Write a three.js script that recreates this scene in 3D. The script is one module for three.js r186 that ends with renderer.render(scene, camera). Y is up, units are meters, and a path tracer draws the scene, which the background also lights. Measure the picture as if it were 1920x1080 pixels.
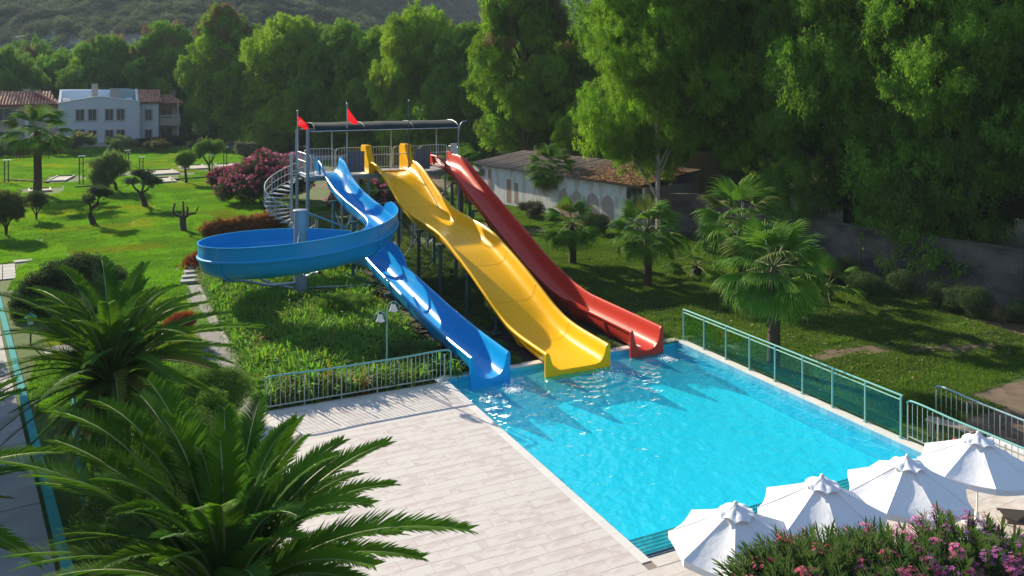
import * as THREE from 'three';
import { mergeGeometries, mergeVertices, toCreasedNormals } from 'three/addons/utils/BufferGeometryUtils.js';

// ---------------------------------------------------------------- camera, sky, sun, exposure
const scene = new THREE.Scene();
const camera = new THREE.PerspectiveCamera(37.94, 16 / 9, 0.3, 3000);
camera.position.set(-10.198, 10.0, 26.374);
camera.rotation.order = 'YXZ';
camera.rotation.set(0, -0.448578, 0);               // level camera, the lens shifted down (upright verticals)
camera.setViewOffset(1920, 1080, 0, 387.3, 1920, 1080);

const SUN_EL = 23 * Math.PI / 180, SUN_AZ = 17 * Math.PI / 180;     // low sun behind the slides, a little to the left
const sunDir = new THREE.Vector3(-Math.sin(SUN_AZ) * Math.cos(SUN_EL), Math.sin(SUN_EL), -Math.cos(SUN_AZ) * Math.cos(SUN_EL));
const sun = new THREE.DirectionalLight(new THREE.Color(1.0, 0.88, 0.68), 5);
sun.position.copy(sunDir).multiplyScalar(200);
sun.target.position.set(0, 0, 0);
sun.castShadow = true; sun.shadow.radius = 1;
sun.shadow.mapSize.set(4096, 4096);
Object.assign(sun.shadow.camera, { left: -90, right: 90, top: 90, bottom: -90, near: 1, far: 600 });
scene.add(sun, sun.target);

{ // clear blue morning sky, paler towards the horizon
  const w = 512, h = 256, data = new Float32Array(w * h * 4);
  for (let j = 0; j < h; j++) for (let i = 0; i < w; i++) {
    const up = ((j + 0.5) / h - 0.5) * Math.PI, e = Math.max(0, Math.sin(up));
    const az = ((i + 0.5) / w - 0.5) * 2 * Math.PI;
    const d = new THREE.Vector3(Math.cos(up) * Math.cos(az), Math.sin(up), Math.cos(up) * Math.sin(az));
    const g = Math.max(0, d.dot(sunDir));
    const t = Math.pow(1 - e, 3.2), a = 0.16 * Math.pow(g, 5);
    const k = (j * w + i) * 4, s = 1.0;
    data[k] = s * (0.25 + 0.45 * t + a); data[k + 1] = s * (0.42 + 0.38 * t + a * 0.9); data[k + 2] = s * (0.74 + 0.16 * t + a * 0.7); data[k + 3] = 1;
  }
  const sky = new THREE.DataTexture(data, w, h, THREE.RGBAFormat, THREE.FloatType);
  sky.mapping = THREE.EquirectangularReflectionMapping; sky.magFilter = THREE.LinearFilter; sky.needsUpdate = true;
  scene.background = sky; scene.environment = sky;
  scene.backgroundIntensity = 0.42; scene.environmentIntensity = 0.42;
}
const renderer = new THREE.WebGLRenderer({ antialias: true });
renderer.setSize(1024, 576);
renderer.toneMapping = THREE.LinearToneMapping;
renderer.toneMappingExposure = 2.0;
renderer.shadowMap.enabled = true;

// ---------------------------------------------------------------- helpers
function rngOf(seed) { let a = seed >>> 0; return () => { a = (a + 0x6D2B79F5) | 0; let t = Math.imul(a ^ (a >>> 15), 1 | a); t = (t + Math.imul(t ^ (t >>> 7), 61 | t)) ^ t; return ((t ^ (t >>> 14)) >>> 0) / 4294967296; }; }
const V = (x, y, z) => new THREE.Vector3(x, y, z);
const lerp = (a, b, t) => a + (b - a) * t, clamp = (x, a = 0, b = 1) => Math.min(b, Math.max(a, x));
const smooth = (a, b, x) => { const t = clamp((x - a) / (b - a)); return t * t * (3 - 2 * t); };
function hash2(i, j, s) { let h = Math.imul(i, 374761393) ^ Math.imul(j, 668265263) ^ Math.imul(s, 2246822519); h = Math.imul(h ^ (h >>> 13), 1274126177); return ((h ^ (h >>> 16)) >>> 0) / 4294967296; }
function vnoise(x, y, s = 0, per = 0) {          // value noise, period per (whole number) if given
  const i = Math.floor(x), j = Math.floor(y), fx = x - i, fy = y - j, u = fx * fx * (3 - 2 * fx), v = fy * fy * (3 - 2 * fy);
  const w = per ? n => ((n % per) + per) % per : n => n;
  return lerp(lerp(hash2(w(i), w(j), s), hash2(w(i + 1), w(j), s), u), lerp(hash2(w(i), w(j + 1), s), hash2(w(i + 1), w(j + 1), s), u), v);
}
function fbm(x, y, s = 0, oct = 4, per = 0) { let a = 0, k = 0.5, n = 0; for (let o = 0; o < oct; o++) { a += k * vnoise(x, y, s + o * 17, per); n += k; x *= 2; y *= 2; per *= 2; k *= 0.5; } return a / n; }
const used = {};
function numbered(n) { const k = used[n] = (used[n] === undefined ? 0 : used[n] + 1); return k ? `${n}_${String(k).padStart(3, '0')}` : n; }
function shadows(o) { o.castShadow = true; o.receiveShadow = true; return o; }
function tag(o, label, category, group, kind) { if (label) o.userData.label = label; if (category) o.userData.category = category; if (group) o.userData.group = group; if (kind) o.userData.kind = kind; return o; }
function thing(name, label, category, p = [0, 0, 0], turn = 0, group) { const o = new THREE.Group(); o.name = numbered(name); scene.add(o); o.position.set(...p); o.rotation.y = turn; return tag(o, label, category, group); }
function part(name, geo, mat, parent, kind) { const m = shadows(new THREE.Mesh(Array.isArray(geo) ? merged(geo) : geo, mat)); m.name = name; parent.add(m); if (kind) m.userData.kind = kind; return m; }
function struct(name, geo, mat) { const m = part(numbered(name), geo, mat, scene); m.userData.kind = 'structure'; return m; }
function inst(name, geo, mat, mats, parent, cols, kind) {
  const m = shadows(new THREE.InstancedMesh(geo, mat, mats.length)); m.name = name;
  mats.forEach((x, i) => m.setMatrixAt(i, x)); if (cols) cols.forEach((c, i) => m.setColorAt(i, c));
  parent.add(m); if (kind) m.userData.kind = kind; return m;
}
function merged(list) {
  const gs = list.map(g => { g = g.index ? g.toNonIndexed() : g; if (!g.attributes.uv) g.setAttribute('uv', new THREE.BufferAttribute(new Float32Array(g.attributes.position.count * 2), 2)); for (const k of Object.keys(g.attributes)) if (!['position', 'normal', 'uv'].includes(k)) g.deleteAttribute(k); if (!g.attributes.normal) g.computeVertexNormals(); return g; });
  return gs.length === 1 ? gs[0] : mergeGeometries(gs);
}
function box(w, h, d, x = 0, y = 0, z = 0, ry = 0) { const g = new THREE.BoxGeometry(w, h, d); if (ry) g.rotateY(ry); g.translate(x, y, z); return g; }
function rod(a, b, r, r2 = r, seg = 8) {         // a round bar between two points
  const A = V(...a), B = V(...b), d = B.clone().sub(A), g = new THREE.CylinderGeometry(r2, r, d.length(), seg, 1);
  g.applyQuaternion(new THREE.Quaternion().setFromUnitVectors(V(0, 1, 0), d.clone().normalize())); g.translate((A.x + B.x) / 2, (A.y + B.y) / 2, (A.z + B.z) / 2); return g;
}
function tube(pts, r, seg = 24, rad = 8, closed = false) { return new THREE.TubeGeometry(new THREE.CatmullRomCurve3(pts.map(p => V(...p)), closed, 'centripetal'), seg, r, rad, closed); }
function taperTube(pts, r0, r1, rad = 7) {        // a limb that tapers along a list of points
  const pos = [], idx = [], uv = [], n = pts.length;
  for (let i = 0; i < n; i++) {
    const t = V(...pts[Math.min(n - 1, i + 1)]).sub(V(...pts[Math.max(0, i - 1)])).normalize(), s = Math.abs(t.y) > 0.9 ? V(1, 0, 0) : V(0, 1, 0);
    const u = s.clone().cross(t).normalize(), v = t.clone().cross(u), r = lerp(r0, r1, i / (n - 1));
    for (let k = 0; k <= rad; k++) { const a = k / rad * 2 * Math.PI; pos.push(pts[i][0] + r * (Math.cos(a) * u.x + Math.sin(a) * v.x), pts[i][1] + r * (Math.cos(a) * u.y + Math.sin(a) * v.y), pts[i][2] + r * (Math.cos(a) * u.z + Math.sin(a) * v.z)); uv.push(k / rad, i * 0.5); }
  }
  for (let i = 0; i < n - 1; i++) for (let k = 0; k < rad; k++) { const a = i * (rad + 1) + k, b = a + rad + 1; idx.push(a, a + 1, b, b, a + 1, b + 1); }
  return rawGeo(pos, idx, uv);
}
function rawGeo(pos, idx, uv) { const g = new THREE.BufferGeometry(); g.setAttribute('position', new THREE.BufferAttribute(new Float32Array(pos), 3)); if (uv) g.setAttribute('uv', new THREE.BufferAttribute(new Float32Array(uv), 2)); if (idx) g.setIndex(idx); g.computeVertexNormals(); return g; }
function spline(tab) {                           // smooth function through [x, y] pairs in rising x (monotone cubic)
  const n = tab.length, m = new Array(n), d = [];
  for (let i = 0; i < n - 1; i++) d.push((tab[i + 1][1] - tab[i][1]) / (tab[i + 1][0] - tab[i][0]));
  m[0] = d[0]; m[n - 1] = d[n - 2]; for (let i = 1; i < n - 1; i++) m[i] = d[i - 1] * d[i] <= 0 ? 0 : 2 * d[i - 1] * d[i] / (d[i - 1] + d[i]);
  return x => { if (x <= tab[0][0]) return tab[0][1]; if (x >= tab[n - 1][0]) return tab[n - 1][1]; let i = 0; while (x > tab[i + 1][0]) i++; const h = tab[i + 1][0] - tab[i][0], t = (x - tab[i][0]) / h, t2 = t * t, t3 = t2 * t; return (2 * t3 - 3 * t2 + 1) * tab[i][1] + (t3 - 2 * t2 + t) * h * m[i] + (3 * t2 - 2 * t3) * tab[i + 1][1] + (t3 - t2) * h * m[i + 1]; };
}
function xform(x, y, z, s = 1, ry = 0, rx = 0, rz = 0) { const q = new THREE.Quaternion().setFromEuler(new THREE.Euler(rx, ry, rz, 'YXZ')), sc = typeof s === 'number' ? V(s, s, s) : V(...s); return new THREE.Matrix4().compose(V(x, y, z), q, sc); }
// ---------------------------------------------------------------- textures and materials
function tex(w, h, fn, srgb = true, rx = 1, ry = 1) {
  const d = new Uint8Array(w * h * 4);
  for (let j = 0; j < h; j++) for (let i = 0; i < w; i++) { const c = fn(i / w, j / h), k = (j * w + i) * 4; for (let n = 0; n < 3; n++) { const v = typeof c === 'number' ? c : c[n]; d[k + n] = clamp(srgb ? (v <= 0.0031308 ? v * 12.92 : 1.055 * Math.pow(v, 1 / 2.4) - 0.055) : v) * 255; } d[k + 3] = 255; }
  const t = new THREE.DataTexture(d, w, h, THREE.RGBAFormat); t.wrapS = t.wrapT = THREE.RepeatWrapping; t.magFilter = THREE.LinearFilter; t.minFilter = THREE.LinearMipmapLinearFilter; t.generateMipmaps = true;
  if (srgb) t.colorSpace = THREE.SRGBColorSpace; t.repeat.set(rx, ry); t.needsUpdate = true; return t;
}
const lin = (r, g, b) => new THREE.Color().setRGB(r, g, b);
function mat(r, g, b, rough = 0.8, o = {}) { return new THREE.MeshStandardMaterial({ color: lin(r, g, b), roughness: rough, side: THREE.DoubleSide, ...o }); }
function phys(r, g, b, rough, o = {}) { return new THREE.MeshPhysicalMaterial({ color: lin(r, g, b), roughness: rough, side: THREE.DoubleSide, ...o }); }
function leafMat(r, g, b, through = 0.4, o = {}) { return phys(r, g, b, 1, { transmission: through, thickness: 0, specularIntensity: 0.3, ...o }); }
const bumpFine = tex(256, 256, (u, v) => fbm(u * 16, v * 16, 3, 4, 16), false);
const M = {
  blue: phys(0.0, 0.33, 0.73, 0.3, { clearcoat: 0.12, clearcoatRoughness: 0.1, specularIntensity: 0.4 }),
  yellow: phys(0.95, 0.50, 0.0, 0.34, { clearcoat: 0.06, clearcoatRoughness: 0.12, specularIntensity: 0.25 }),
  red: phys(0.56, 0.045, 0.025, 0.34, { clearcoat: 0.12, clearcoatRoughness: 0.14, specularIntensity: 0.4 }),
  steel: mat(0.25, 0.31, 0.38, 0.5, { metalness: 0.2 }),
  steelLight: mat(0.5, 0.54, 0.58, 0.4, { metalness: 0.3 }),
  stair: mat(0.36, 0.4, 0.44, 0.6, { metalness: 0.1 }),
  postGreen: mat(0.05, 0.13, 0.13, 0.55),
  tealRail: phys(0.2, 0.46, 0.42, 0.5, { metalness: 0.1, specularIntensity: 0.4 }),
  stainless: mat(0.6, 0.6, 0.6, 0.25, { metalness: 0.9 }),
  teal: phys(0.07, 0.34, 0.33, 0.95, { specularIntensity: 0.2 }),
  awning: mat(0.012, 0.024, 0.026, 0.95),
  corrugated: mat(0.16, 0.17, 0.2, 0.6, { metalness: 0.2 }),
  white: mat(0.8, 0.8, 0.8, 0.5),
  black: mat(0.02, 0.02, 0.02, 0.5),
  flag: phys(0.75, 0.012, 0.02, 1, { transmission: 0.5, thickness: 0 }),
  darkGreen: mat(0.012, 0.05, 0.03, 0.6),
  wood: mat(0.3, 0.2, 0.12, 0.8),
  concrete: mat(0.36, 0.35, 0.33, 0.9, { bumpMap: bumpFine, bumpScale: 0.01 }),
  bark: mat(0.10, 0.075, 0.055, 0.95),
  barkDark: mat(0.05, 0.036, 0.026, 0.95, { bumpMap: bumpFine, bumpScale: 0.04 }),
  barkPale: mat(0.42, 0.37, 0.30, 0.9, { bumpMap: bumpFine, bumpScale: 0.02 }),
};
// ---------------------------------------------------------------- ground, lawn, paths
const POOL = { x0: 0, x1: 9.54, z0: 0, z1: 11.79, water: -0.17, floor: -0.78 };
const inRect = (x, z, x0, x1, z0, z1) => x > x0 && x < x1 && z > z0 && z < z1;
const bedEdge = z => z > -1 ? -6.0 : -6.0 - 0.02 * Math.max(0, -z - 1);
function groundKind(x, z) {     // 0 lawn, 1 soil under planting, 2 dry leaf-strewn ground
  if (x > -5.9 && x < 9.5 && z > -19 && z < 0.1) return 1;
  const wallX = 22.5 + 0.06 * (z + 10);
  const n = fbm(x * 0.22, z * 0.22, 5, 4);
  if (z < -84 && x > 9) return 2;
  if (x > 9 && z > -45) { const k = smooth(-6, 4, x - 23.5 + (n - 0.5) * 6); if (k > 0.55) return 2; }
  if (x > 4 && z < -19 && z > -60 && n > 0.46) return 2;
  if (x > 20 && z < -42) return 2;
  return 0;
}
const GW = 170, GN = 1700;                       // the coloured part of the ground, metres and pixels
const groundTex = tex(GN, GN, (u, v) => {
  const x = -85 + u * GW + 5, z = -(-45 + v * GW) ;
  const f = vnoise(x * 3.1, z * 3.1, 9) * 0.5 + hash2(u * GN | 0, v * GN | 0, 4) * 0.5, m = fbm(x * 0.35, z * 0.35, 11, 4), k = groundKind(x, z);
  if (k === 1) { const t = 0.5 + 0.9 * f * m; return [0.035 * t, 0.03 * t, 0.018 * t]; }
  if (k === 2) { const t = 0.45 + 1.0 * f, g = m > 0.52 ? 1 : 0; return g ? [0.07 * t, 0.085 * t, 0.018 * t] : [0.13 * t, 0.088 * t, 0.04 * t]; }
  const t = 0.75 + 0.5 * f, dry = smooth(0.55, 0.75, m);
  return [lerp(0.06, 0.10, dry) * t, lerp(0.115, 0.12, dry) * t, lerp(0.012, 0.018, dry) * t];
});
groundTex.wrapS = groundTex.wrapT = THREE.RepeatWrapping;
{
  const s = new THREE.Shape([[-700, -300], [700, -300], [700, 700], [-700, 700]].map(p => new THREE.Vector2(...p)));   // shape y is -z
  const hole = new THREE.Path(); [[-0.3, 0.2], [-0.3, -12.1], [9.85, -12.1], [9.85, 0.2]].forEach((p, i) => i ? hole.lineTo(...p) : hole.moveTo(...p)); hole.closePath(); s.holes.push(hole);
  const g = new THREE.ShapeGeometry(s); const p = g.attributes.position, uv = g.attributes.uv;
  for (let i = 0; i < p.count; i++) uv.setXY(i, (p.getX(i) + 85 - 5) / GW, (p.getY(i) + 45) / GW);
  g.rotateX(-Math.PI / 2); g.translate(0, -0.05, 0);
  struct('ground', g, new THREE.MeshStandardMaterial({ map: groundTex, roughness: 1, side: THREE.DoubleSide, bumpMap: groundTex, bumpScale: 0.05 }));
}
function sheet(pts, y, thick = 0.05) {          // a flat slab from [x, z] corners
  const s = new THREE.Shape(pts.map(p => new THREE.Vector2(p[0], -p[1]))), g = new THREE.ExtrudeGeometry(s, { depth: thick, bevelEnabled: false });
  g.rotateX(-Math.PI / 2); g.translate(0, y - thick, 0); return g;
}
const paveTex = tex(512, 512, (u, v) => { const n = fbm(u * 8, v * 8, 21, 5, 8), st = fbm(u * 4, v * 4, 33, 4, 4); const t = 0.75 + 0.35 * n + 0.25 * (st - 0.5); return [0.36 * t, 0.35 * t, 0.34 * t]; });
const paveMat = new THREE.MeshStandardMaterial({ map: paveTex, roughness: 0.85, side: THREE.DoubleSide, bumpMap: paveTex, bumpScale: 0.006 });
function worldUV(g, s) { const p = g.attributes.position, uv = g.attributes.uv; for (let i = 0; i < p.count; i++) uv.setXY(i, p.getX(i) * s, p.getZ(i) * s); return g; }
// road behind the lawn
const roadTex = tex(256, 256, (u, v) => { const t = 0.7 + 0.5 * fbm(u * 8, v * 8, 41, 4, 8); return [0.36 * t, 0.33 * t, 0.29 * t]; });
struct('road', worldUV(sheet([[-3, -136], [0.2, -128.5], [6.5, -108.2], [12.2, -85], [14, -80], [21, -83], [17, -94], [12.5, -106], [6, -128], [4, -137]], -0.035, 0.03), 0.2), new THREE.MeshStandardMaterial({ map: roadTex, roughness: 1, side: THREE.DoubleSide }));
// garden path with its pale kerb, left of the planted bed
{
  const p = struct('garden_path', worldUV(sheet([[-6.85, -17.6], [-6.2, -17.6], [-6.22, -8], [-6.12, -1.5], [-6.05, 0.3], [-7.2, 0.4], [-7.15, -8]], -0.02, 0.06), 0.7), new THREE.MeshStandardMaterial({ map: paveTex, color: lin(0.62, 0.6, 0.62), roughness: 0.9, side: THREE.DoubleSide, bumpMap: paveTex, bumpScale: 0.006 }));
  for (let k = 0; k < 16; k++) { const z = -0.55 - k * 1.06; part('kerb_stone', box(0.16, 0.16, 1.03, -6.05 - 0.014 * k + (k % 3) * 0.006, 0.02, z), M.concrete, p); }
}
// stone garden steps
{
  const t = thing('stone_steps', 'flat stone garden steps beside the lawn under the blue ring', 'steps', [-6.5, 0, -18.9]);
  [[0, 0.03, 0.6, 0.95, 0.5], [0.08, 0.12, -0.05, 0.9, 0.5], [0.22, 0.21, -0.75, 0.85, 0.55], [0.42, 0.28, -1.45, 0.7, 0.5]].forEach(([x, y, z, w, d], i) => part('step', box(w, 0.12, d, x, y, z, 0.1 * (i - 1)), M.concrete, t));
}
// concrete walk at the far left with its teal kerb, drawn along a slight slant
{
  const a = 0.148, W = thing('concrete_walk', null, null, [-11.0, 0, 6.75], a); W.userData = { kind: 'structure' };
  for (let i = 0; i < 9; i++) part('concrete_slab', (() => { const g = box(3.9, 0.1, 3.96, -2.15, -0.035, -25.2 + i * 4); return worldUV(g, 0.25); })(), paveMat, W);
  const K = thing('teal_kerb', 'painted teal kerb between the concrete walk and the lawn at the left edge', 'kerb', [-11.0, 0, 6.75], a);
  for (let i = 0; i < 18; i++) part('kerb_block', box(0.2, 0.16 + 0.01 * (i % 2), 1.97, 0, 0.02, -26.2 + i * 2), M.teal, K);
}
// paved slab on the lawn left, and a small pale slab by the walk
{
  const t = thing('paved_patio', null, null, [-15.4, 0, -24.6], 0.1); t.userData = { kind: 'structure' };
  for (let i = 0; i < 4; i++) for (let j = 0; j < 6; j++) part('paving_stone', box(0.56, 0.06, 0.62, -1.3 + i * 0.6, -0.02 + ((i * 7 + j * 3) % 4) * 0.003, -1.9 + j * 0.66), M.concrete, t);
  const s = thing('stepping_slab', 'pale stepping slab in the grass beside the teal garden lantern', 'slab', [-11.6, 0, -9.1], 0.2);
  part('slab', box(1.5, 0.07, 1.15, 0, -0.015, 0), M.concrete, s);
  const s2 = thing('stepping_slab', 'small pale slab lying at the corner of the paved patio', 'slab', [-14.5, 0, -27.6], 0.2);
  part('slab', box(0.9, 0.07, 0.6, 0, -0.015, 0), M.concrete, s2);
}
// sandy paths right of the pool
const sandTex = tex(256, 256, (u, v) => { const n = fbm(u * 8, v * 8, 51, 5, 8), t = 0.45 + 0.9 * n; return [0.17 * t, 0.12 * t, 0.08 * t]; });
const sandMat = new THREE.MeshStandardMaterial({ map: sandTex, roughness: 1, side: THREE.DoubleSide, bumpMap: sandTex, bumpScale: 0.03 });
struct('sand_path', worldUV(sheet([[9.9, 11], [11.6, 10.8], [13.6, 9.0], [15.2, 8.2], [18, 8.6], [20, 10], [17, 12], [13, 16], [9.9, 16]], -0.04, 0.03), 0.4), sandMat);
struct('sand_path', worldUV(sheet([[11.3, 4.2], [14, 3.1], [17.5, 4.0], [21, 5.8], [21, 6.6], [17, 4.9], [14.2, 4.0], [11.6, 4.8]], -0.042, 0.03), 0.4), new THREE.MeshStandardMaterial({ map: sandTex, color: lin(0.75, 0.8, 0.6), roughness: 1, side: THREE.DoubleSide, bumpMap: sandTex, bumpScale: 0.03 }));

// ---------------------------------------------------------------- pool
{
  const pool = thing('swimming_pool', null, null); pool.userData = { kind: 'structure' };
  const { x0, x1, z0, z1, floor } = POOL;
  const floorTex = tex(512, 512, (u, v) => { const gx = (u * 64) % 1, gy = (v * 64) % 1, grout = gx < 0.08 || gy < 0.08; const h = hash2(Math.floor(u * 64), Math.floor(v * 64), 7), t = (0.86 + 0.26 * h) * (grout ? 0.9 : 1); return [0.004 * t, 0.80 * t, 0.88 * t]; });
  const fm = new THREE.MeshStandardMaterial({ map: floorTex, roughness: 0.5, side: THREE.DoubleSide });
  const wallMat = mat(0.02, 0.58, 0.76, 0.4);
  part('pool_floor', worldUV(box(x1 - x0, 0.1, z1 - z0, (x0 + x1) / 2, floor - 0.05, (z0 + z1) / 2), 1 / 1.6), fm, pool);
  part('pool_wall', box(0.1, 1.0, z1 - z0 + 0.2, x0 - 0.05, -0.54, (z0 + z1) / 2), wallMat, pool);
  part('pool_wall', box(0.1, 1.0, z1 - z0 + 0.2, x1 + 0.07, -0.54, (z0 + z1) / 2), wallMat, pool);
  part('pool_wall', box(x1 - x0, 1.0, 0.1, (x0 + x1) / 2, -0.54, z0 - 0.05), wallMat, pool);
  part('pool_wall', box(x1 - x0, 1.0, 0.1, (x0 + x1) / 2, -0.54, z1 + 0.05), wallMat, pool);
  const r = rngOf(5), tileM = [0, 1, 2].map(k => mat(0.14 + 0.03 * k, 0.40 + 0.04 * k, 0.56 + 0.03 * k, 0.25));
  for (let k = 0; k < 36; k++) part('pool_tile', box(0.02, 0.29, 0.321, x1 + 0.012, -0.17, z0 + 0.165 + k * 0.3275), tileM[(r() * 3) | 0], pool);
  const stone = [mat(0.70, 0.67, 0.64, 0.6), mat(0.73, 0.70, 0.66, 0.6), mat(0.68, 0.655, 0.63, 0.6)];
  for (let k = 0; k < 20; k++) part('coping_stone', box(0.24, 0.05, 0.588, x0 - 0.12, -0.018, 0.3 + k * 0.594), stone[(r() * 3) | 0], pool);
  for (let k = 0; k < 20; k++) part('coping_stone', box(0.34, 0.05, 0.588, x1 + 0.19, -0.016, 0.3 + k * 0.594), stone[(r() * 3) | 0], pool);
  for (let k = 0; k < 20; k++) part('coping_stone', box(0.483, 0.05, 0.3, x0 - 0.1 + 0.245 + k * 0.49, -0.014, z0 - 0.15), stone[(r() * 3) | 0], pool);
  part('edge_trim', box(0.012, 0.06, z1, x0 + 0.006, -0.03, z1 / 2), M.black, pool);
  // wide steps down at the near end, dark nosings
  const stepM = mat(0.80, 0.86, 0.84, 0.5), nose = mat(0.008, 0.03, 0.06, 0.4);
  for (let k = 0; k < 7; k++) {
    const zf = z1 - 0.185 * (k + 1), y = k ? -0.185 - 0.036 * (k - 1) : -0.045, h = y - floor;
    part('pool_step', box(x1 - x0 - 0.01, h, 0.185, (x0 + x1) / 2, floor + h / 2, zf + 0.0925), k ? stepM : stone[1], pool);
    part('step_nosing', box(x1 - x0 - 0.02, 0.03, 0.05, (x0 + x1) / 2, y + 0.003, zf + 0.022), nose, pool);
  }
  part('edge_trim', box(x1 - x0, 0.06, 0.05, (x0 + x1) / 2, -0.032, z1 - 0.024), nose, pool);
  // water: real ripples, with rings that run out from where the slides pour in
  const nx = 300, nz = 370, pos = [], idx = [], uv = [];
  const src = [[1.45, 1.15, 0.018, 0.55], [4.75, 1.2, 0.026, 0.42], [7.85, 0.85, 0.012, 0.4]];
  const H = (x, z) => {
    let h = 0.04 * (fbm(x * 1.4, z * 1.4, 61, 3) - 0.5) + 0.055 * (fbm(x * 3.6 + 0.6 * z, z * 3.2, 71, 3) - 0.5) + 0.013 * (vnoise(x * 11, z * 10, 81) - 0.5);
    for (const [sx, sz, a, wl] of src) { const d = Math.hypot(x - sx, z - sz), ang = Math.atan2(z - sz, x - sx); h += a * Math.exp(-d / 1.1) * Math.sin(2 * Math.PI * d / wl + 1.1 * (vnoise(x * 1.7, z * 1.7, 91) - 0.5)) * smooth(-0.2, 0.4, Math.sin(ang)) * (0.5 + vnoise(x * 1.1, z * 1.1, 93)); }
    return h;
  };
  for (let j = 0; j <= nz; j++) for (let i = 0; i <= nx; i++) { const x = lerp(x0 + 0.003, x1 - 0.003, i / nx), z = lerp(z0 + 0.003, z1 - 0.003, j / nz); pos.push(x, POOL.water + H(x, z), z); uv.push(x, z); }
  for (let j = 0; j < nz; j++) for (let i = 0; i < nx; i++) { const a = j * (nx + 1) + i, b = a + nx + 1; idx.push(a, b, a + 1, a + 1, b, b + 1); }
  // froth where the slides pour in, and thin rings of foam drifting over the near half
  { const r = rngOf(404), ms = []; for (const [fx, fz, n, sp] of [[1.75, 1.45, 420, 0.26], [8.2, 1.1, 260, 0.22], [5.3, 1.35, 120, 0.5]]) for (let k = 0; k < n; k++) { const a = r() * 6.283, q = sp * Math.pow(r(), 0.8) * (1 + r()), x = fx + Math.cos(a) * q * 0.8 + 0.1, z = fz + Math.sin(a) * q * 1.2, s = 0.008 + 0.022 * r() * r(); ms.push(xform(x, POOL.water + H(x, z) + s * 0.3, z, [s, s * 0.8, s], r() * 6)); }
    const f = inst('pool_foam', new THREE.IcosahedronGeometry(1, 1), mat(0.85, 0.9, 0.92, 0.4), ms, scene, null, 'stuff'); tag(f, 'white froth on the water where the slides run into the pool', 'foam');
  }
  struct('pool_water', rawGeo(pos, idx, uv), phys(0.09, 0.86, 0.97, 0.03, { transmission: 0.8, thickness: 0, ior: 1.33, specularIntensity: 1 }));
}
// ---------------------------------------------------------------- deck of plank tiles
{
  const deck = thing('pool_deck', null, null); deck.userData = { kind: 'structure' };
  const corner = []; for (let k = 0; k <= 8; k++) { const a = Math.PI + k / 8 * Math.PI / 2; corner.push([-6.0 + 0.9 * Math.cos(a), 1.1 + 0.9 * Math.sin(a)]); }
  part('deck_base', (() => { const s = sheet([[-6.9, 12.5], [-6.9, 1.1], ...corner, [-0.26, 0.2], [-0.26, 11.8], [9.9, 11.8], [9.9, 19], [-6.9, 19]], -0.012, 0.1); return s; })(), mat(0.26, 0.21, 0.19, 0.9), deck);
  const plankTex = [0, 1, 2, 3, 4, 5].map(k => tex(192, 96, (u, v) => {
    const cl = fbm(u * 2.2 + k * 7, v * 2.4 + k * 3 + 0.8 * u, 101 + k, 4), gr = fbm(u * 4, v * 16, 131 + k, 3);
    const p = smooth(0.38, 0.78, cl + 0.16 * (gr - 0.5) + 0.07 * ((k % 3) - 1)), t = 0.98 + 0.06 * (gr - 0.5);
    return [lerp(0.65, 0.56, p) * t, lerp(0.605, 0.485, p) * t, lerp(0.565, 0.455, p) * t];
  }));
  const mats = plankTex.map(t => new THREE.MeshStandardMaterial({ map: t, roughness: 0.55, side: THREE.DoubleSide }));
  const r = rngOf(77), W = 0.36, L = 0.9, list = [];
  const insideDeck = (x, z) => x > -6.9 && (z > 1.1 || x > -6.0 || Math.hypot(x + 6.0, z - 1.1) < 0.9);
  for (let j = 0; j < 47; j++) {
    const z = 0.26 + W * (j + 0.5), off = [0, 0.3, 0.6][j % 3], xr = z > 12.15 ? 9.88 : -0.245;
    for (let x = -6.9 - off; x < xr - 0.13; x += L) {
      const a = Math.max(x, -6.9), b = x + L > xr - 0.13 ? xr : x + L;
      if (b - a < 0.06 || z > 18.5) continue;
      if (z > 11.79 && z < 12.15 && x > -0.3) continue;
      if (!insideDeck(a + 0.1, z - 0.15) || (z < 2 && !insideDeck(a + 0.02, z - 0.17))) continue;
      list.push([a, b, z]);
    }
  }
  list.sort((p, q) => Math.hypot(p[0] + 4, (p[2] - 7)) - Math.hypot(q[0] + 4, (q[2] - 7)));
  const rest = [];
  list.forEach(([a, b, z], i) => {
    const g = box(b - a - 0.006, 0.016, W - 0.008, (a + b) / 2, -0.008 + (r() - 0.5) * 0.0016, z); const p = g.attributes.position, uv = g.attributes.uv, o = r();
    for (let k = 0; k < p.count; k++) uv.setXY(k, (p.getX(k) - a) / L * 0.98 + o, (p.getZ(k) - z) / W + 0.5);
    if (i < 300) part('deck_tile', g, mats[(r() * 6) | 0], deck); else rest.push(g);
  });
  const byMat = [[], []]; rest.forEach((g, i) => byMat[i % 2].push(g));
  byMat.forEach((l, i) => part('deck_tiles', l, mats[i * 3 + 1], deck, 'stuff'));
  // front coping of the pool
  for (let k = 0; k < 10; k++) part('coping_stone', box(0.95, 0.05, 0.33, 0.25 + 0.475 + k * 0.956 - 0.25, -0.019, 11.97), mats[k % 6], deck);
}
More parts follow.
